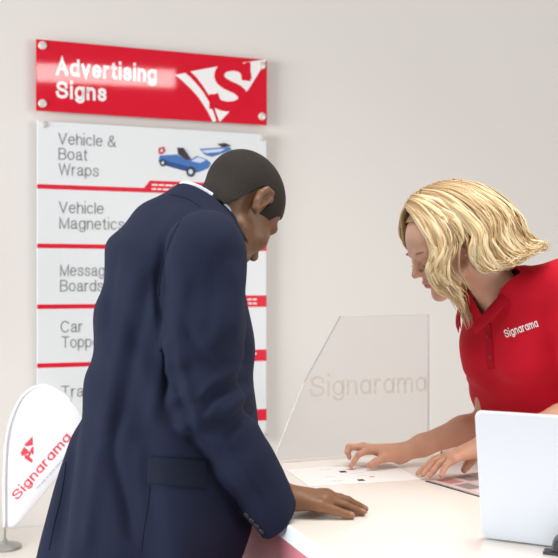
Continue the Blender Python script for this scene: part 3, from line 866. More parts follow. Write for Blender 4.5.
def fold_arm(P, S_, E, W_):
    """wrinkles gathered at the elbow and along the sleeve"""
    ax = (W_-S_)/np.linalg.norm(W_-S_); t = (P-E)@ax
    ring = np.exp(-(t/.10)**2)
    side = (P-E)@np.array([.75, -.5, .2])
    w1 = np.sin(t*95+side*30+1.0)*.0045+np.sin(t*61-side*45)*.0035
    up = np.exp(-((t+.19)/.12)**2)
    return ring*w1+up*.004*np.sin(side*70+t*18+P[:, 1]*25)+  .0028*np.sin(t*42+side*22+P[:, 1]*40)
def jacket(P):
    t = loft(P, JT, MF)
    lo = np.clip((1.40-P[:, 2])/.5, 0, 1)
    lat = P[:, 0]*MR[0]+P[:, 1]*MR[1]; fw = P[:, 0]*MF[0]+P[:, 1]*MF[1]
    t = t+lo*(.011*np.sin(lat*34+P[:, 2]*5+fw*12)+.0065*np.sin(fw*41-P[:, 2]*9+1.3)+.006*np.sin(lat*52+fw*20+P[:, 2]*14))
    t = t+.006*np.sin(fw*38+P[:, 2]*34+lat*18)*np.clip((P[:, 2]-1.0)/.2, 0, 1)
    for s in (SR, SL):
        t = smin(t, rcone(P, nb+np.array([0, 0, -.03])+(s-nb)*.2, s*.9+nb*.1+np.array([0, 0, -.016]), .062, .070), .04)
    a = near(P, (SR+WR)/2, .42, lambda q: sleeve(q, SR, ER, WR)+fold_arm(q, SR, ER, WR))
    b = near(P, (SL+WL)/2, .42, lambda q: sleeve(q, SL, EL, WL)+fold_arm(q, SL, EL, WL))
    return np.minimum(smin(t, a, .010), smin(t, b, .02))
V, Q = mesh_sdf(jacket, (-.62, 1.65, .74), (.14, 2.5, 1.66), .0045)
V = relax(V, Q, 1)
def vnormals(V, Q):
    Q = np.asarray(Q); n = np.cross(V[Q[:, 2]]-V[Q[:, 0]], V[Q[:, 3]]-V[Q[:, 1]]); N_ = np.zeros_like(V)
    for c in range(4): np.add.at(N_, Q[:, c], n)
    return N_/(np.linalg.norm(N_, axis=1)[:, None]+1e-12)
def press_folds(V, Q, folds):
    """real drape: ridges and hollows pressed into the near side of a garment along drawn lines (x, y as seen, width in px, height in m)"""
    N_ = vnormals(V, Q); px = CX+V[:, 0]/V[:, 1]*FPX; py = HY+(CAMZ-V[:, 2])/V[:, 1]*FPX
    face = np.clip(-(N_*np.array([V[:, 0], V[:, 1], V[:, 2]-CAMZ]).T).sum(1)/np.linalg.norm(V, axis=1)*3, 0, 1)
    D = np.zeros(len(V))
    for pts, wd, h in folds:
        L = spline([(a, b, 0) for a, b in pts], 30); best = np.full(len(V), 1e9); bt = np.zeros(len(V))
        for i in range(29):
            a, b = L[i, :2], L[i+1, :2]; ab = b-a
            t = np.clip(((px-a[0])*ab[0]+(py-a[1])*ab[1])/(ab@ab+1e-9), 0, 1)
            d = np.hypot(px-a[0]-t*ab[0], py-a[1]-t*ab[1]); m = d < best
            best = np.where(m, d, best); bt = np.where(m, (i+t)/29, bt)
        D += h*np.exp(-(best/wd)**2)*np.clip(np.minimum(bt, 1-bt)*5, 0, 1)**.7*face
    return V+N_*D[:, None]
V = press_folds(V, Q, [
    ([(176, 222), (163, 255), (158, 285), (160, 315), (166, 345)], 4.5, -.010),
    ([(152, 270), (143, 310), (130, 370), (120, 430)], 7, -.007), ([(137, 262), (126, 320), (112, 390), (100, 450)], 8, .006),
    ([(166, 330), (160, 380), (150, 430)], 8, .008), ([(122, 410), (112, 450), (122, 492), (134, 545)], 7, -.013),
    ([(100, 440), (94, 495), (84, 556)], 8, .009), ([(140, 440), (140, 480), (150, 540)], 8, .006), ([(74, 440), (66, 490), (58, 545)], 5, -.006),
    ([(118, 245), (110, 290), (106, 340)], 6, -.005), ([(190, 200), (170, 225), (150, 255)], 7, .004),
    ([(243, 366), (226, 374), (208, 386), (196, 402)], 4.5, .009), ([(248, 380), (229, 388), (212, 400), (200, 418)], 4, -.009),
    ([(256, 392), (238, 402), (220, 420)], 5, .008), ([(262, 408), (243, 420), (226, 440)], 4.5, -.007),
    ([(176, 300), (190, 338), (212, 362), (240, 368)], 7, -.007), ([(232, 260), (236, 300), (234, 345)], 7, .006), ([(215, 250), (214, 300), (205, 345)], 9, -.005),
    ([(186, 270), (180, 320), (182, 370)], 7, .006), ([(196, 430), (222, 476), (248, 512)], 6, -.006), ([(222, 436), (248, 476), (272, 512)], 7, .006),
    ([(178, 352), (190, 392), (200, 424)], 5, .006), ([(168, 365), (182, 408), (196, 446)], 5, -.008)])
axr = (WR-ER)/np.linalg.norm(WR-ER); axl = (WL-EL)/np.linalg.norm(WL-EL)
cutn = np.array([.68, .37, -.63]); cutn /= np.linalg.norm(cutn)
cpos = at(272.5, 523, 1.905)
c_r = np.where((np.linalg.norm(V-WR, axis=1) < .16), (V-cpos)@cutn, -1)
c_l = np.where((np.linalg.norm(V-WL, axis=1) < .16), (V-WL)@axl, -1)
V, Q = clip(V, Q, np.maximum(c_r, c_l))
hemz = lambda V: at(140, 556, 2.0)[2]-V[:, 2]+.0*V[:, 0]
arm_keep = np.minimum(np.linalg.norm(V-WR, axis=1), np.linalg.norm(V-WL, axis=1)) < .13
V, Q = clip(V, Q, np.where(arm_keep, -1, hemz(V)))
# the neck opening, tilted down to the front
cc = at(209, 209.5, 2.072); nk = at(207, 214, 2.072); nn = np.array([MF[0]*.62, MF[1]*.62, .78])
ax_ = np.array([MF[0]*.55, MF[1]*.55, .83]); q_ = V-cc; rad_ = np.linalg.norm(q_-np.outer(q_@ax_, ax_), axis=1)
V, Q = clip(V, Q, np.where(np.linalg.norm(V-nk, axis=1) < .16, np.minimum((V-nk)@nn-.004, .105-rad_), -1))
jk = obj('jacket', mesh('jacket', V, Q), man, [M_navy])
so = jk.modifiers.new('thickness', 'SOLIDIFY'); so.thickness = .003; so.offset = -1
BJ = bvh_of(V, Q)
tag(surf_patch('pocket_flap', BJ, ((149.5, 456), (206, 460), (206, 489), (147.5, 484)), 24, 10, .0045, .004, M_navy_lining, jk))
seam_line('seam', BJ, [(150, 487), (147, 510), (143, 535), (141, 552)], .0014, M_navy_lining, jk)
seam_line('seam', BJ, [(66, 462), (64, 478), (60, 500), (54, 525), (49, 550)], .0016, M_navy_lining, jk)
seam_line('seam', BJ, [(183, 217), (173, 234), (165, 256), (160, 280), (159, 296)], .0016, M_navy_lining, jk)
seam_line('collar_seam', BJ, [(170, 194), (182, 197), (192, 201), (200, 207)], .0018, M_navy_lining, jk)
for k in range(4):
    px, py = 246.5+k*4.9, 515+k*5.3
    h = nearest_px(BJ, px, py)
    if h[0] is not None:
        n_ = h[1] if h[1].y < 0 else -h[1]
        M = Matrix.Translation(h[0]) @ n_.to_track_quat('Z', 'Y').to_matrix().to_4x4()
        obj('button', lathe('button', [(.0068, -.001), (.0072, .0015), (.0060, .003), (.0042, .0022), (.0005, .0022)], M, 18), jk, [M_btn])
# jacket collar: a band folded over at the nape
def collar_ring(c, F2, tilt, rx, ry, n, a0, a1):
    R2 = np.array([F2[1], -F2[0]]); out = []
    for k in range(n):
        a = math.radians(a0+(a1-a0)*k/(n-1))
        x, y = rx*math.sin(a), -ry*math.cos(a)          # a = 0 is the nape
        out.append(np.array([c[0]+R2[0]*x+F2[0]*y, c[1]+R2[1]*x+F2[1]*y, c[2]-tilt*y]))
    return np.array(out)
def band(name, rows, m, parent, th):
    n = len(rows[0]); V = np.concatenate(rows); F = []
    for r in range(len(rows)-1):
        for k in range(n-1): F.append((r*n+k, r*n+k+1, (r+1)*n+k+1, (r+1)*n+k))
    o = obj(name, mesh(name, V, F), parent, [m])
    s = o.modifiers.new('thickness', 'SOLIDIFY'); s.thickness = th; s.offset = 0
    sb = o.modifiers.new('round', 'SUBSURF'); sb.levels = 1; sb.render_levels = 1
    return o
def ring(c, dz, r, k=1.0, a=125): return collar_ring(c+np.array([0, 0, dz]), MF, .72, r, r*k, 33, -a, a)
band('collar', [ring(cc, -.030, .073), ring(cc, -.004, .0725), ring(cc, .002, .0755), ring(cc, -.006, .080), ring(cc, -.024, .089), ring(cc, -.044, .101)], M_navy_lining, jk, .003)
band('shirt_collar', [ring(cc, -.02, .066, 1, 140), ring(cc, .008, .0655, 1, 140), ring(cc, .0135, .0675, 1, 140), ring(cc, .008, .0705, 1, 140), ring(cc, -.014, .0735, 1, 140)], M_shirt, man, .002)

# skin: one continuous body
mcp = [((0.0940, 1.973, .9345), .0135), ((0.1030, 1.951, .9375), .0138), ((0.0990, 1.929, .9345), .013), ((0.0870, 1.908, .928), .0118)]
fin = [[(0.1360, 1.987, .925), (0.1560, 1.991, .914), (0.1720, 1.993, .9085)],
       [(0.1490, 1.956, .927), (0.1710, 1.958, .915), (0.1880, 1.959, .9085)],
       [(0.1410, 1.930, .923), (0.1630, 1.931, .913), (0.1800, 1.931, .9085)],
       [(0.1220, 1.905, .917), (0.1400, 1.904, .911), (0.1540, 1.903, .9082)]]
thm = ([(0.0260, 1.955, .935), (0.0570, 1.992, .925), (0.0830, 2.013, .917), (0.1050, 2.022, .9105)], [.019, .0145, .0115, .009])
MWR = np.array([.003, 1.925, .941])
LH_ = simple_hand(WL+axl*.03, (.15, .1, -1), (.75, .55, 0.1), (-.6, .8, 0), 1.0, .45)
mneck0 = HM.wor((-.03, 0, -.02)); 
BT = [(r[0], r[1], r[2], r[3]-(.034 if r[0] > 1.15 else .06), r[4]-(.036 if r[0] > 1.15 else .06), r[5]-(.036 if r[0] > 1.15 else .06)) for r in JT if r[0] < 1.6]
def man_body(P):
    def hd(q):
        l = HM.loc(q)
        return smin(head_sdf(l, False), ear_sdf(l), .006)
    d = near(P, HM.c, .17, hd)
    nk = near(P, (mneck0+nb)/2, .2, lambda q: chain(q, [mneck0, mneck0*.5+nb*.5, nb+np.array([-.02, -.01, -.02])], [.054, .056, .064], .02))
    d = smin(d, nk, .025)
    d = smin(d, loft(P, BT, MF), .03)
    for S_, E, W_, hh in ((SR, ER, MWR, (MWR, .026, mcp, fin, thm)), (SL, EL, WL, LH_)):
        d = smin(d, near(P, (S_+W_)/2, .4, lambda q: chain(q, [S_, E, W_], [.062, .046, .029], .02)), .02)
        d = smin(d, near(P, hh[0]+(hh[2][1][0]-hh[0])*1.0, .16, lambda q: hand_sdf(q, *hh, rs=.0103)), .015)
    return d
V, Q = mesh_sdf(man_body, (-.56, 1.72, .72), (.24, 2.5, 1.76), .003)
V = relax(V, Q, 1, .4)
mb = mesh('body', V, Q)
C = np.tile(np.array([.165, .08, .039]), (len(V), 1))
def paint(C, V, pts, r, col, amt):
    for p in pts:
        g = amt*np.exp(-(np.linalg.norm(V-np.asarray(p), axis=1)/r)**2); C = C*(1-g[:, None])+np.array(col)*g[:, None]
    return C
C = paint(C, V, [f[1] for f in fin]+[f[0] for f in fin]+[m[0] for m in mcp], .008, (.085, .045, .03), .6)
C = paint(C, V, [np.array(f[2])+np.array([.003, 0, .006]) for f in fin], .008, (.42, .22, .16), .75)
C = paint(C, V, [HM.wor((.0985, 0, -.056))], .016, (.16, .06, .05), .8)
C = paint(C, V, [HM.wor((0, s*.084, .004)) for s in (-1, 1)], .02, (.24, .105, .06), .6)
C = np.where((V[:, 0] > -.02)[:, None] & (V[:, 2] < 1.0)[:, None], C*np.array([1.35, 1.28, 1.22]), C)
col_attr(mb, C); obj('body', mb, man, [M_skin_m])
# close-cropped hair
HV, HQ = mesh_sdf(lambda P: smin(ell(HM.loc(P), (-.004, 0, .0455), (.101, .0805, .0885)), ell(HM.loc(P), (-.036, 0, -.045), (.053, .0585, .072)), .025), HM.c-.19, HM.c+.19, .004)
l = HM.loc(HV)
line = np.interp(l[:, 0], [-.12, -.085, -.062, -.046, -.040, -.03, .002, .010, .034, .042, .055, .075, .1], [-.074, -.074, -.064, -.038, .004, .036, .040, -.010, -.016, .02, .048, .066, .085])
jit = .0025*np.sin(l[:, 0]*300+l[:, 1]*170)+.002*np.sin(l[:, 1]*420)
HV, HQ = clip(HV, HQ, line+jit-l[:, 2])
o = obj('hair', mesh('hair', HV, HQ), man, [M_hair_m]); s = o.modifiers.new('t', 'SOLIDIFY'); s.thickness = .006; s.offset = -1
# shirt cuff inside the sleeve is hidden; trousers and shoes
hipc = np.array([-.30, 2.0, .90])
def legs(P, hc, F2, R2, w_, r, lean=0):
    d = ell(P, hc+np.array([0, 0, -.01]), (w_+.045, w_+.015, .13), np.stack([np.r_[R2, 0], np.r_[F2, 0], [0, 0, 1.0]], 1))
    for s in (-1, 1):
        h_ = hc+np.r_[R2*s*w_*.55, -.03]; k_ = hc+np.r_[R2*s*w_*.62+F2*.02, -.44]; a_ = hc+np.r_[R2*s*w_*.66-F2*.02, 0]; a_[2] = .09
        d = smin(d, chain(P, [h_, k_, a_], [r, r*.72, r*.6], .03), .05)
    return d
V, Q = mesh_sdf(lambda P: smax(legs(P, hipc+np.array([.02, .015, 0]), MF, MR, .125, .088), .05-P[:, 2], .01), hipc-np.array([.35, .35, .9]), hipc+np.array([.35, .35, .15]), .01)
V, Q = clip(V, Q, V[:, 2]-.955)
obj('trousers', mesh('trousers', V, Q), man, [M_trou])
for s in (-1, 1): shoe('shoe', hipc+np.r_[MR*s*.1-MF*.02, 0], MF, man)

# ------------------------------------------------------------------ the woman in the red polo
PH = math.radians(38); WF = np.array([-math.cos(PH), -math.sin(PH)]); WRt = np.array([WF[1], -WF[0]])
wom = empty('person', (.76, 2.53, 0), 'blonde woman in a red polo shirt pointing at the sheet on the counter', 'person')
HW = Fr(at(445.5, 249, 2.31), (-math.cos(math.radians(18)), -math.sin(math.radians(18))), 29, sc=.955)
N0 = at(520, 290, 2.41)
wnb = at(490.5, 278, 2.385)
WT = [(.86, .735, 2.505, .175, .12, .12), (.95, .722, 2.495, .170, .11, .115), (1.06, .692, 2.475, .170, .105, .118), (1.14, .676, 2.46, .168, .108, .124), (1.22, .660, 2.44, .164, .11, .126),
      (1.29, .652, 2.425, .160, .105, .118), (1.345, .632, 2.41, .145, .09, .10), (1.39, .592, 2.395, .095, .062, .075), (1.425, .568, 2.385, .058, .050, .055)]
wSR = at(491, 309, 2.52); wSL = at(566, 282, 2.29)
wER = at(489, 421, 2.50); wWR = at(400, 453.5, 2.45)
wEL = np.array([.80, 2.25, 1.09]); wWL = at(482, 447, 2.30)
def polo(P):
    t = loft(P, WT, WF, .006)
    for s in (-1, 1):
        c = np.array([.645, 2.425, 1.215])+np.r_[WF*.080+WRt*s*.056, 0]
        t = smin(t, ell(P, c, (.055, .055, .065)), .07)
    lat = P[:, 0]*WRt[0]+P[:, 1]*WRt[1]; fw = P[:, 0]*WF[0]+P[:, 1]*WF[1]
    t = t+.003*np.sin(lat*30+P[:, 2]*38)*np.clip((1.3-P[:, 2])/.1, 0, 1)+.0025*np.sin(P[:, 2]*55-lat*22+fw*15)
    for s in (wSR, wSL):
        t = smin(t, rcone(P, wnb+np.array([0, 0, -.035])+(s-wnb)*.25, s, .056, .058), .05)
    def sl(q, S_, E, fr):
        ax = (E-S_)/np.linalg.norm(E-S_)
        d_ = rcone(q, S_, S_*.25+E*.75, .060, .058)+.0025*np.sin(((q-S_)@ax)*60+(q@np.array([30, 40, 0])))
        return smax(d_, (q-(S_+(E-S_)*fr))@ax, .004)
    a = near(P, wSR, .3, lambda q: sl(q, wSR, wER, .63)); b = near(P, wSL, .3, lambda q: sl(q, wSL, wEL, .74))
    return np.minimum(smin(t, a, .02), smin(t, b, .02))
V, Q = mesh_sdf(polo, (.40, 2.08, .84), (1.0, 2.72, 1.50), .004)
V = relax(V, Q, 1)
def sleeve_cut(V, S_, E, f):
    ax = (E-S_)/np.linalg.norm(E-S_); c = S_+(E-S_)*f
    return np.where(np.linalg.norm(V-c, axis=1) < .1, (V-c)@ax, -1)
V, Q = clip(V, Q, .875-V[:, 2])
nn = np.array([WF[0]*.55, WF[1]*.55, .83]); nk = wnb+np.array([0, 0, -.004])
ax_ = HW.wor((-.03, 0, -.025))-wnb; ax_ /= np.linalg.norm(ax_); q_ = V-wnb; rad_ = np.linalg.norm(q_-np.outer(q_@ax_, ax_), axis=1)
c1 = np.where(np.linalg.norm(V-nk, axis=1) < .14, np.minimum((V-nk)@nn, .068-rad_), -1)
lat = (V[:, :2]-wnb[:2])@WRt; fw = (V[:, :2]-wnb[:2])@WF
depth = .085                                          # the open neck ends this far below the neck
vz = (V[:, 2]-(wnb[2]-depth-.035))
c2 = np.where((fw > 0), np.minimum(vz*.62-np.abs(lat+.016), .05), -1)
V, Q = clip(V, Q, np.maximum(c1, c2))
po = obj('polo_shirt', mesh('polo_shirt', V, Q), wom, [M_polo])
so = po.modifiers.new('thickness', 'SOLIDIFY'); so.thickness = .0025; so.offset = -1
BP = bvh_of(V, Q)
seg = 45
def wcollar(row):
    """row 0 stand base, 1 stand top, 2 crease, 3 mid fall, 4 fall edge"""
    out = []
    for k in range(seg):
        a = -164+328*k/(seg-1); s = abs(a)/164; ar = math.radians(a)
        fr = np.clip((s-.42)/.58, 0, 1)                # runs down the open front
        h = .014-.02*s-.118*fr**1.25
        rx, ry = .058+.008*s, .052+.008*s
        x = rx*math.sin(ar)*(1 if s < .6 else 1); y = -ry*math.cos(ar)+.062*fr**1.2
        out_l = np.array([math.sin(ar), -math.cos(ar)])
        if fr > 0: out_l = out_l*(1-fr)+np.array([np.sign(a)*1.0, .30])*fr; out_l /= np.linalg.norm(out_l)
        grow = (0, .0, .003, .013, .026)[row]*(1-.25*fr); dz = (-.025, .0, .004, -.010, -.036+.012*fr)[row]
        if row == 0 and fr > 0: dz = -.012
        if s > .93 and row == 4: grow *= .55
        x += out_l[0]*grow*(.45 if (a > 0 and fr > 0) else 1)-.019*fr; y += out_l[1]*grow
        p = np.array([wnb[0]+WRt[0]*x+WF[0]*y, wnb[1]+WRt[1]*x+WF[1]*y, wnb[2]+h+dz])
        out.append(p)
    return np.array(out)
band('collar', [wcollar(r) for r in range(5)], M_polo2, po, .0028)
surf_patch('placket', BP, ((483.5, 324), (491, 323), (494.5, 368), (487.5, 369)), 6, 20, .0022, .002, M_polo2, po)
for px, py in ((488.5, 337), (491, 357)):
    h = nearest_px(BP, px, py)
    if h[0] is not None:
        n_ = h[1] if h[1].y < 0 else -h[1]
        M = Matrix.Translation(h[0]+n_*.002) @ n_.to_track_quat('Z', 'Y').to_matrix().to_4x4()
        obj('button', lathe('button', [(.0048, 0), (.005, .0014), (.004, .0022), (.0005, .0016)], M, 14), po, [mat('red_button', lin(150, 10, 34), .3)])
TV, TF = text_geo('Signarama', .14, True)
A, B = np.array([506, 338.0]), np.array([538.5, 326.5]); d = (B-A)/np.linalg.norm(B-A); u = np.array([d[1], -d[0]])
R, keep = [], True
for v in TV:
    q = A+d*(v[0]-TV[:, 0].min())/(TV[:, 0].max()-TV[:, 0].min())*np.linalg.norm(B-A)+u*v[1]*8.0
    h = nearest_px(BP, *q)
    n_ = h[1] if h[1].y < 0 else -h[1]
    R.append(h[0]+n_*(.0012+(v[2]+.004)*.1))
obj('chest_lettering', mesh('chest_lettering', R, TF, False), po, [M_white_txt])
for S_, E, f in ((wSR, wER, .63), (wSL, wEL, .74)):
    ax = (E-S_)/np.linalg.norm(E-S_); c = S_+(E-S_)*f

# skin
mcpR = [(at(369.5, 449.5, 2.425), .0108), (at(364.5, 448, 2.445), .011), (at(363.5, 447.2, 2.465), .0105), (at(366, 447.5, 2.484), .0095)]
finR = [[at(358.5, 454.5, 2.415), at(354, 461.5, 2.41), at(351, 466.8, 2.404)],
        [at(350.5, 447, 2.44), at(347.8, 452.5, 2.437), at(349.5, 458, 2.434)],
        [at(348.5, 446.6, 2.462), at(347, 452, 2.46), at(349.5, 457, 2.456)],
        [at(352, 446.5, 2.486), at(349, 450.5, 2.486), at(348, 455, 2.484)]]
thR = ([at(393, 456, 2.432), at(384, 458, 2.412), at(376, 462, 2.402), at(370, 465.5, 2.395)], [.0165, .0125, .0105, .0082])
mcpL = [(at(450, 454.5, 2.322), .0105), (at(448, 455.5, 2.302), .011), (at(450, 457, 2.282), .0105), (at(454, 459, 2.264), .0095)]
finL = [[at(434, 459, 2.326), at(425, 467, 2.32), at(417.5, 473.5, 2.315)],
        [at(435, 461.5, 2.30), at(428, 469, 2.292), at(422.5, 475, 2.284)],
        [at(439, 464, 2.276), at(433.5, 471, 2.266), at(430, 476, 2.26)],
        [at(446, 465.5, 2.256), at(443, 471, 2.25), at(441, 475.5, 2.245)]]
thL = ([at(475, 455, 2.325), at(470, 461, 2.335), at(467, 466, 2.335), at(464, 470, 2.33)], [.0165, .0125, .0105, .0085])
wn0 = HW.wor((-.03, 0, -.025))
WBT = [(r[0], r[1], r[2], r[3]-.012, r[4]-.012, r[5]-.012) for r in WT]
def wom_body(P):
    def hd(q):
        l = HW.loc(q)
        return smin(head_sdf(l, True), ear_sdf(l*1.02), .006)*HW.sc
    d = near(P, HW.c, .17, hd)
    d = smin(d, near(P, (wn0+wnb)/2, .2, lambda q: chain(q, [wn0, wn0*.45+wnb*.55, wnb+np.array([.02, .01, -.04])], [.046, .046, .056], .02)), .022)
    d = smin(d, loft(P, WBT, WF), .03)
    for s in (-1, 1):
        c = np.array([.645, 2.425, 1.215])+np.r_[WF*.072+WRt*s*.056, 0]
        d = smin(d, ell(P, c, (.047, .047, .055)), .04)
    for S_, E, W_, hh in ((wSR, wER, wWR, (wWR, .0225, mcpR, finR, thR)), (wSL, wEL, wWL, (wWL, .0225, mcpL, finL, thL))):
        def arm(q):
            return smin(chain(q, [S_, S_*.5+E*.5, E], [.048, .045, .037], .02),
                        chain(q, [E, E*.7+W_*.3, E*.25+W_*.75, W_], [.037, .0375, .028, .0245], .02), .015)
        d = smin(d, near(P, (S_+W_)/2, .36, arm), .015)
        d = smin(d, near(P, hh[2][1][0], .13, lambda q: hand_sdf(q, *hh, rs=.0082, k=.01)), .012)
    return d
V, Q = mesh_sdf(wom_body, (.14, 2.08, .85), (1.0, 2.72, 1.68), .0027)
V = relax(V, Q, 1, .4)
wb = mesh('body', V, Q)
C = np.tile(np.array([.70, .415, .30]), (len(V), 1))
lw = HW.loc(V)
g = np.exp(-(((lw-np.array([.0945, 0, -.0565]))/np.array([.012, .022, .0095]))**2).sum(1)); g = np.clip(g*1.6, 0, 1)*.75
C = C*(1-g[:, None])+np.array([.50, .13, .13])*g[:, None]
C = paint(C, V, [HW.wor((.085, s*.042, -.02)) for s in (-1, 1)], .022, (.70, .33, .26), .55)
C = paint(C, V, [HW.wor((.118, 0, -.018))], .012, (.68, .33, .26), .5)
C = paint(C, V, [HW.wor((.094, s*.031, .016)) for s in (-1, 1)], .010, (.50, .27, .22), .5)
C = paint(C, V, [f[0] for f in finL+finR]+[m[0] for m in mcpL+mcpR], .007, (.60, .30, .22), .5)
C = paint(C, V, [np.array(f[2])+np.array([-.002, -.002, .005]) for f in finL+finR], .006, (.78, .42, .36), .7)
# arms and hands a little ruddier than the face
C = np.where(((V[:, 2] < 1.12))[:, None], C*np.array([.95, .86, .80]), C)
col_attr(wb, C); obj('body', wb, wom, [M_skin_w])
for s in (-1, 1):
    lash = [HW.wor((.0905-.10*(abs(t)-.0)**2*30*.01, s*(.031+t), -.0005-.004*(1-(t/.014)**2))) for t in np.linspace(-.013, .013, 9)]
    lash = [p+HW.f*.0005 for p in lash]
    obj('eyelashes', mesh('eyelashes', *tube(lash, [.0006, .001, .0012, .0013, .0013, .0013, .0012, .001, .0006], 6)), wom, [M_lash])
    br = [HW.wor((.0965-.014*((t+.002)/.02)**2-.002, s*(.031+t), .032+.003*(1-((t-.004)/.02)**2))) for t in np.linspace(-.017, .02, 9)]
    obj('eyebrow', mesh('eyebrow', *tube(br, [.0012, .0022, .0026, .0026, .0025, .0022, .0018, .0014, .0007], 6, .7)), wom, [M_brow])
# finger ring
pa, pb = np.array(mcpL[0][0]), np.array(finL[0][0]); rc_ = pa*.5+pb*.5; ax = Vector(pb-pa).normalized()
M = Matrix.Translation(rc_) @ ax.to_track_quat('Z', 'Y').to_matrix().to_4x4()
V, F = tube([tuple(M @ Vector((.0102*math.cos(t), .0102*math.sin(t), 0))) for t in np.linspace(0, 2*math.pi, 25)], [.0018]*25, 8)
rg = obj('ring', mesh('ring', V, F), wom, [M_ring])
obj('stone', lathe('stone', [(.0035, 0), (.0048, .002), (.003, .0042)], Matrix.Translation(rc_+np.array([0, -.002, .0105])), 12), rg, [mat('pale_green_stone', lin(150, 160, 130), .15, .8)])

# hair: an underlying cap and many wavy locks
def cap(P):
    l = HW.loc(P)
    d = ell(l, (-.006, 0, .046), (.1035, .084, .0925))
    d = smin(d, ell(l, (-.05, 0, -.01), (.066, .078, .08)), .03)
    return d*HW.sc
HV, HQ = mesh_sdf(cap, HW.c-.18, HW.c+.18, .004)
l = HW.loc(HV)
lim = np.interp(l[:, 2], [-.1, -.05, -.02, 0, .02, .05, .08, .1, .115, .13], [-.045, -.03, -.022, -.018, -.01, .008, .028, .046, .064, .10])
HV, HQ = clip(HV, HQ, l[:, 0]-lim)
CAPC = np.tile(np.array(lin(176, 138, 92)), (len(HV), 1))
gd = lambda rows: [spline([at(x-2.5*max(0, 1-i_/4), y, 2.31+z/100) for i_, (x, y, z) in enumerate(g_)], 26) for g_ in rows]
near_side = gd([
    [(408, 207, -2), (415, 214, -5.5), (424, 228, -8), (433, 246, -9.5), (433, 260, -10), (430, 273, -10), (438, 286, -10), (452, 296, -9), (462, 314, -7.5)],
    [(410, 203, -2), (421, 210, -6), (434, 226, -9), (442, 246, -10.5), (440, 262, -11), (438, 276, -10.5), (448, 289, -10), (458, 300, -9), (465, 318, -7)],
    [(413, 199, -2), (428, 205, -6.5), (443, 222, -9.5), (452, 242, -11), (446, 260, -11.3), (445, 274, -11), (455, 287, -10.5), (460, 299, -9.5), (466, 312, -8)],
    [(417, 195, -2), (438, 200, -6.5), (460, 215, -9.5), (475, 233, -11.3), (474, 249, -11.8), (479, 262, -11.4), (487, 269, -11), (493, 268, -11), (499, 270, -10.5)],
    [(423, 191, -2), (446, 195, -6.5), (468, 210, -9.5), (482, 229, -11.2), (482, 246, -11.8), (490, 259, -11.4), (500, 266, -11), (508, 262, -10.5), (514, 264, -10)],
    [(430, 187, -1.5), (455, 190, -6), (478, 204, -9), (494, 222, -10.6), (498, 240, -11), (507, 254, -10.6), (517, 260, -10), (525, 256, -9.5), (532, 258, -9)],
    [(438, 184, -1), (464, 187, -5), (487, 200, -8), (504, 217, -9.5), (510, 234, -10), (520, 247, -9.5), (529, 252, -9), (537, 249, -8.5), (543, 251, -8)],
    [(447, 182, 0), (473, 185, -3.5), (496, 198, -6), (511, 213, -7.5), (518, 229, -8), (527, 241, -7.5), (536, 247, -7), (543, 246, -6.5), (549, 249, -6)],
    [(455, 181, 1), (480, 185, -1), (502, 199, -3), (516, 214, -4.5), (523, 229, -5), (532, 241, -4.5), (539, 246, -4), (545, 245, -3.5), (550, 247, -3)],
    [(458, 182, 2.5), (483, 187, 2), (504, 201, 1), (517, 217, 0), (524, 232, -.5), (532, 243, -1), (538, 248, -1), (543, 247, -1), (547, 249, -1)]])
def mirror(p):
    q = HW.loc(p); q[:, 1] *= -1; return HW.wor(q)
far_side = [mirror(g_) for g_ in near_side]
far_front = gd([
    [(409, 206, -1), (404, 213, 0), (401, 221, 1), (400, 229, 2), (400, 236, 3), (401, 241, 3.5), (402, 245, 4), (403, 248, 4.3), (404, 251, 4.6)],
    [(411, 202, 0), (406, 211, 2), (405, 222, 4.5), (411, 236, 7.5), (421, 250, 9), (433, 264, 9.8), (444, 278, 9.8), (453, 291, 9.4), (460, 303, 9)],
    [(413, 199, 1), (409, 211, 4), (412, 227, 7), (422, 244, 9), (434, 259, 9.8), (446, 275, 10), (456, 290, 9.8), (462, 304, 9), (467, 320, 8)],
    [(417, 195, 1.5), (418, 212, 5), (428, 234, 8), (440, 256, 9.8), (450, 275, 10), (458, 290, 9.8), (464, 305, 9), (468, 320, 8), (471, 334, 7)],
    [(423, 191, 2), (430, 210, 6), (444, 234, 9), (456, 256, 10.3), (464, 275, 10.3), (469, 290, 10), (473, 303, 9.2), (474, 318, 8.3), (473, 331, 7.5)]])
HB = bvh_of(HV, HQ)
HV_all, HF_all, HC_all = [], [], []
tones = [np.array(lin(*t)) for t in ((236, 214, 170), (228, 202, 156), (242, 224, 188), (212, 182, 134), (186, 152, 108), (234, 210, 166))]
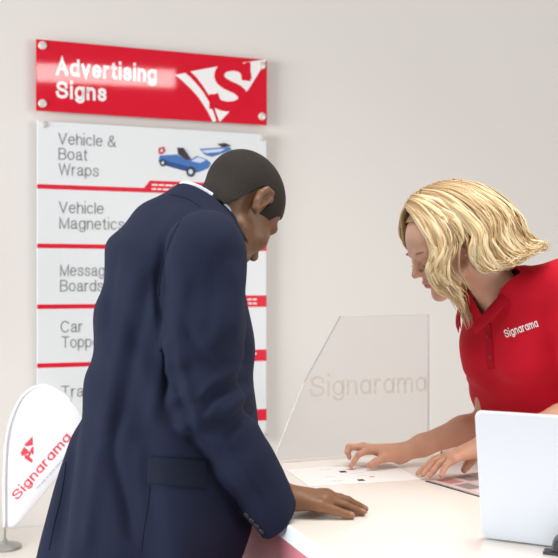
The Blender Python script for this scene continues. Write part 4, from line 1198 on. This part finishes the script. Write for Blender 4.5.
def lock(P, r, seed, dark=0.0, amp=.004):
    r_ = np.random.default_rng(seed); n = len(P); t = np.linspace(0, 1, n)
    off = r_.normal(0, 1, 3)*.004; ph = r_.uniform(0, 6.28); fq = r_.uniform(9, 15)
    side = np.cross(np.gradient(P, axis=0), P-HW.c); side /= np.linalg.norm(side, axis=1)[:, None]+1e-9
    outw = P-HW.c; outw /= np.linalg.norm(outw, axis=1)[:, None]
    P = P+off*np.clip(t*3, .2, 1)[:, None]+side*(amp*np.sin(ph+fq*t)*np.clip(t*2, 0, 1))[:, None]+outw*(amp*.8*np.sin(ph*1.7+fq*1.2*t)*np.clip(t*2, 0, 1)+r_.uniform(-.004, .004))[:, None]
    end = int(n*r_.uniform(.84, 1.0)); P = P[:end]; t = t[:end]/t[end-1]
    rad = r*(.55+.6*np.sin(np.pi*np.clip(t*.85+.08, 0, 1)))*np.clip((1.02-t)*4.5, .12, 1)
    up = P[len(P)//2]-HW.c
    V, F = tube(P, rad, 7, .55, up/np.linalg.norm(up))
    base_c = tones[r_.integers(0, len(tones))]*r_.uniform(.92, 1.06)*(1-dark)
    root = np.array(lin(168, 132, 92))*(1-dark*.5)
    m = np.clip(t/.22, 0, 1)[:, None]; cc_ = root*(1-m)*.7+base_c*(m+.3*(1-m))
    o = len(HV_all); HV_all.extend([tuple(v) for v in V]); HF_all.extend([tuple(i+o for i in f) for f in F])
    HC_all.extend(np.repeat(cc_, 7, axis=0))
def spread(G, n, r, s0, dark=0.0, amp=.004, inn=0.0):
    for k in range(n):
        x = (k+.5)/n*(len(G)-1)+rng.uniform(-.15, .15); x = min(max(x, 0), len(G)-1.001); i = int(x)
        P = G[i]*(1-(x-i))+G[i+1]*(x-i)
        if inn: P = HW.c+(P-HW.c)*(1-inn)
        lock(P, r*rng.uniform(.7, 1.25), s0+k, dark, amp)
def bridge(G, n, r, s0, frac):
    for k in range(n):
        x = (k+.5)/n; P = G[0]*(1-x)+G[1]*x; m = int(len(P)*frac*rng.uniform(.85, 1.1))
        lock(P[:m], r*rng.uniform(.7, 1.2), s0+k)
for G, q in ((near_side[:3], 1), (near_side[3:], 2.6)):
    spread(G, int(60*q), .0048, 1000+int(q*9), .0, .0055, .03)
    spread(G, int(50*q), .0034, 2000+int(q*9), .0, .0065)
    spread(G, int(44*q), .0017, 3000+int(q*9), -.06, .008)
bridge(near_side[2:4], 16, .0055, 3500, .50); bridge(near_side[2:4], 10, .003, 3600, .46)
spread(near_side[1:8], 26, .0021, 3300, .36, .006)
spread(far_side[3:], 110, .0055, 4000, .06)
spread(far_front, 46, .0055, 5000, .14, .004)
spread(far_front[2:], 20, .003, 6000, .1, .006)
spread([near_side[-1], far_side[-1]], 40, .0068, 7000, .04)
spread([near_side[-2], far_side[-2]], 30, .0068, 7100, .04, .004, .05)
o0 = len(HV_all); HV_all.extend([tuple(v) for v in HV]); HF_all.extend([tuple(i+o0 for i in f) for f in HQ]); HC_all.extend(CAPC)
hm = mesh('hair', HV_all, HF_all); col_attr(hm, np.array(HC_all)); obj('hair', hm, wom, [M_hair_w])
# trousers and shoes behind the counter
whc = np.array([.745, 2.515, .88])
V, Q = mesh_sdf(lambda P: smax(legs(P, whc, WF, WRt, .12, .085), .05-P[:, 2], .01), whc-np.array([.35, .35, .88]), whc+np.array([.35, .35, .15]), .01)
V, Q = clip(V, Q, V[:, 2]-.93)
obj('trousers', mesh('trousers', V, Q), wom, [mat('black_trousers', lin(34, 34, 38), .85)])
for s in (-1, 1): shoe('shoe', whc+np.r_[WRt*s*.08-WF*.02, 0], WF, wom)
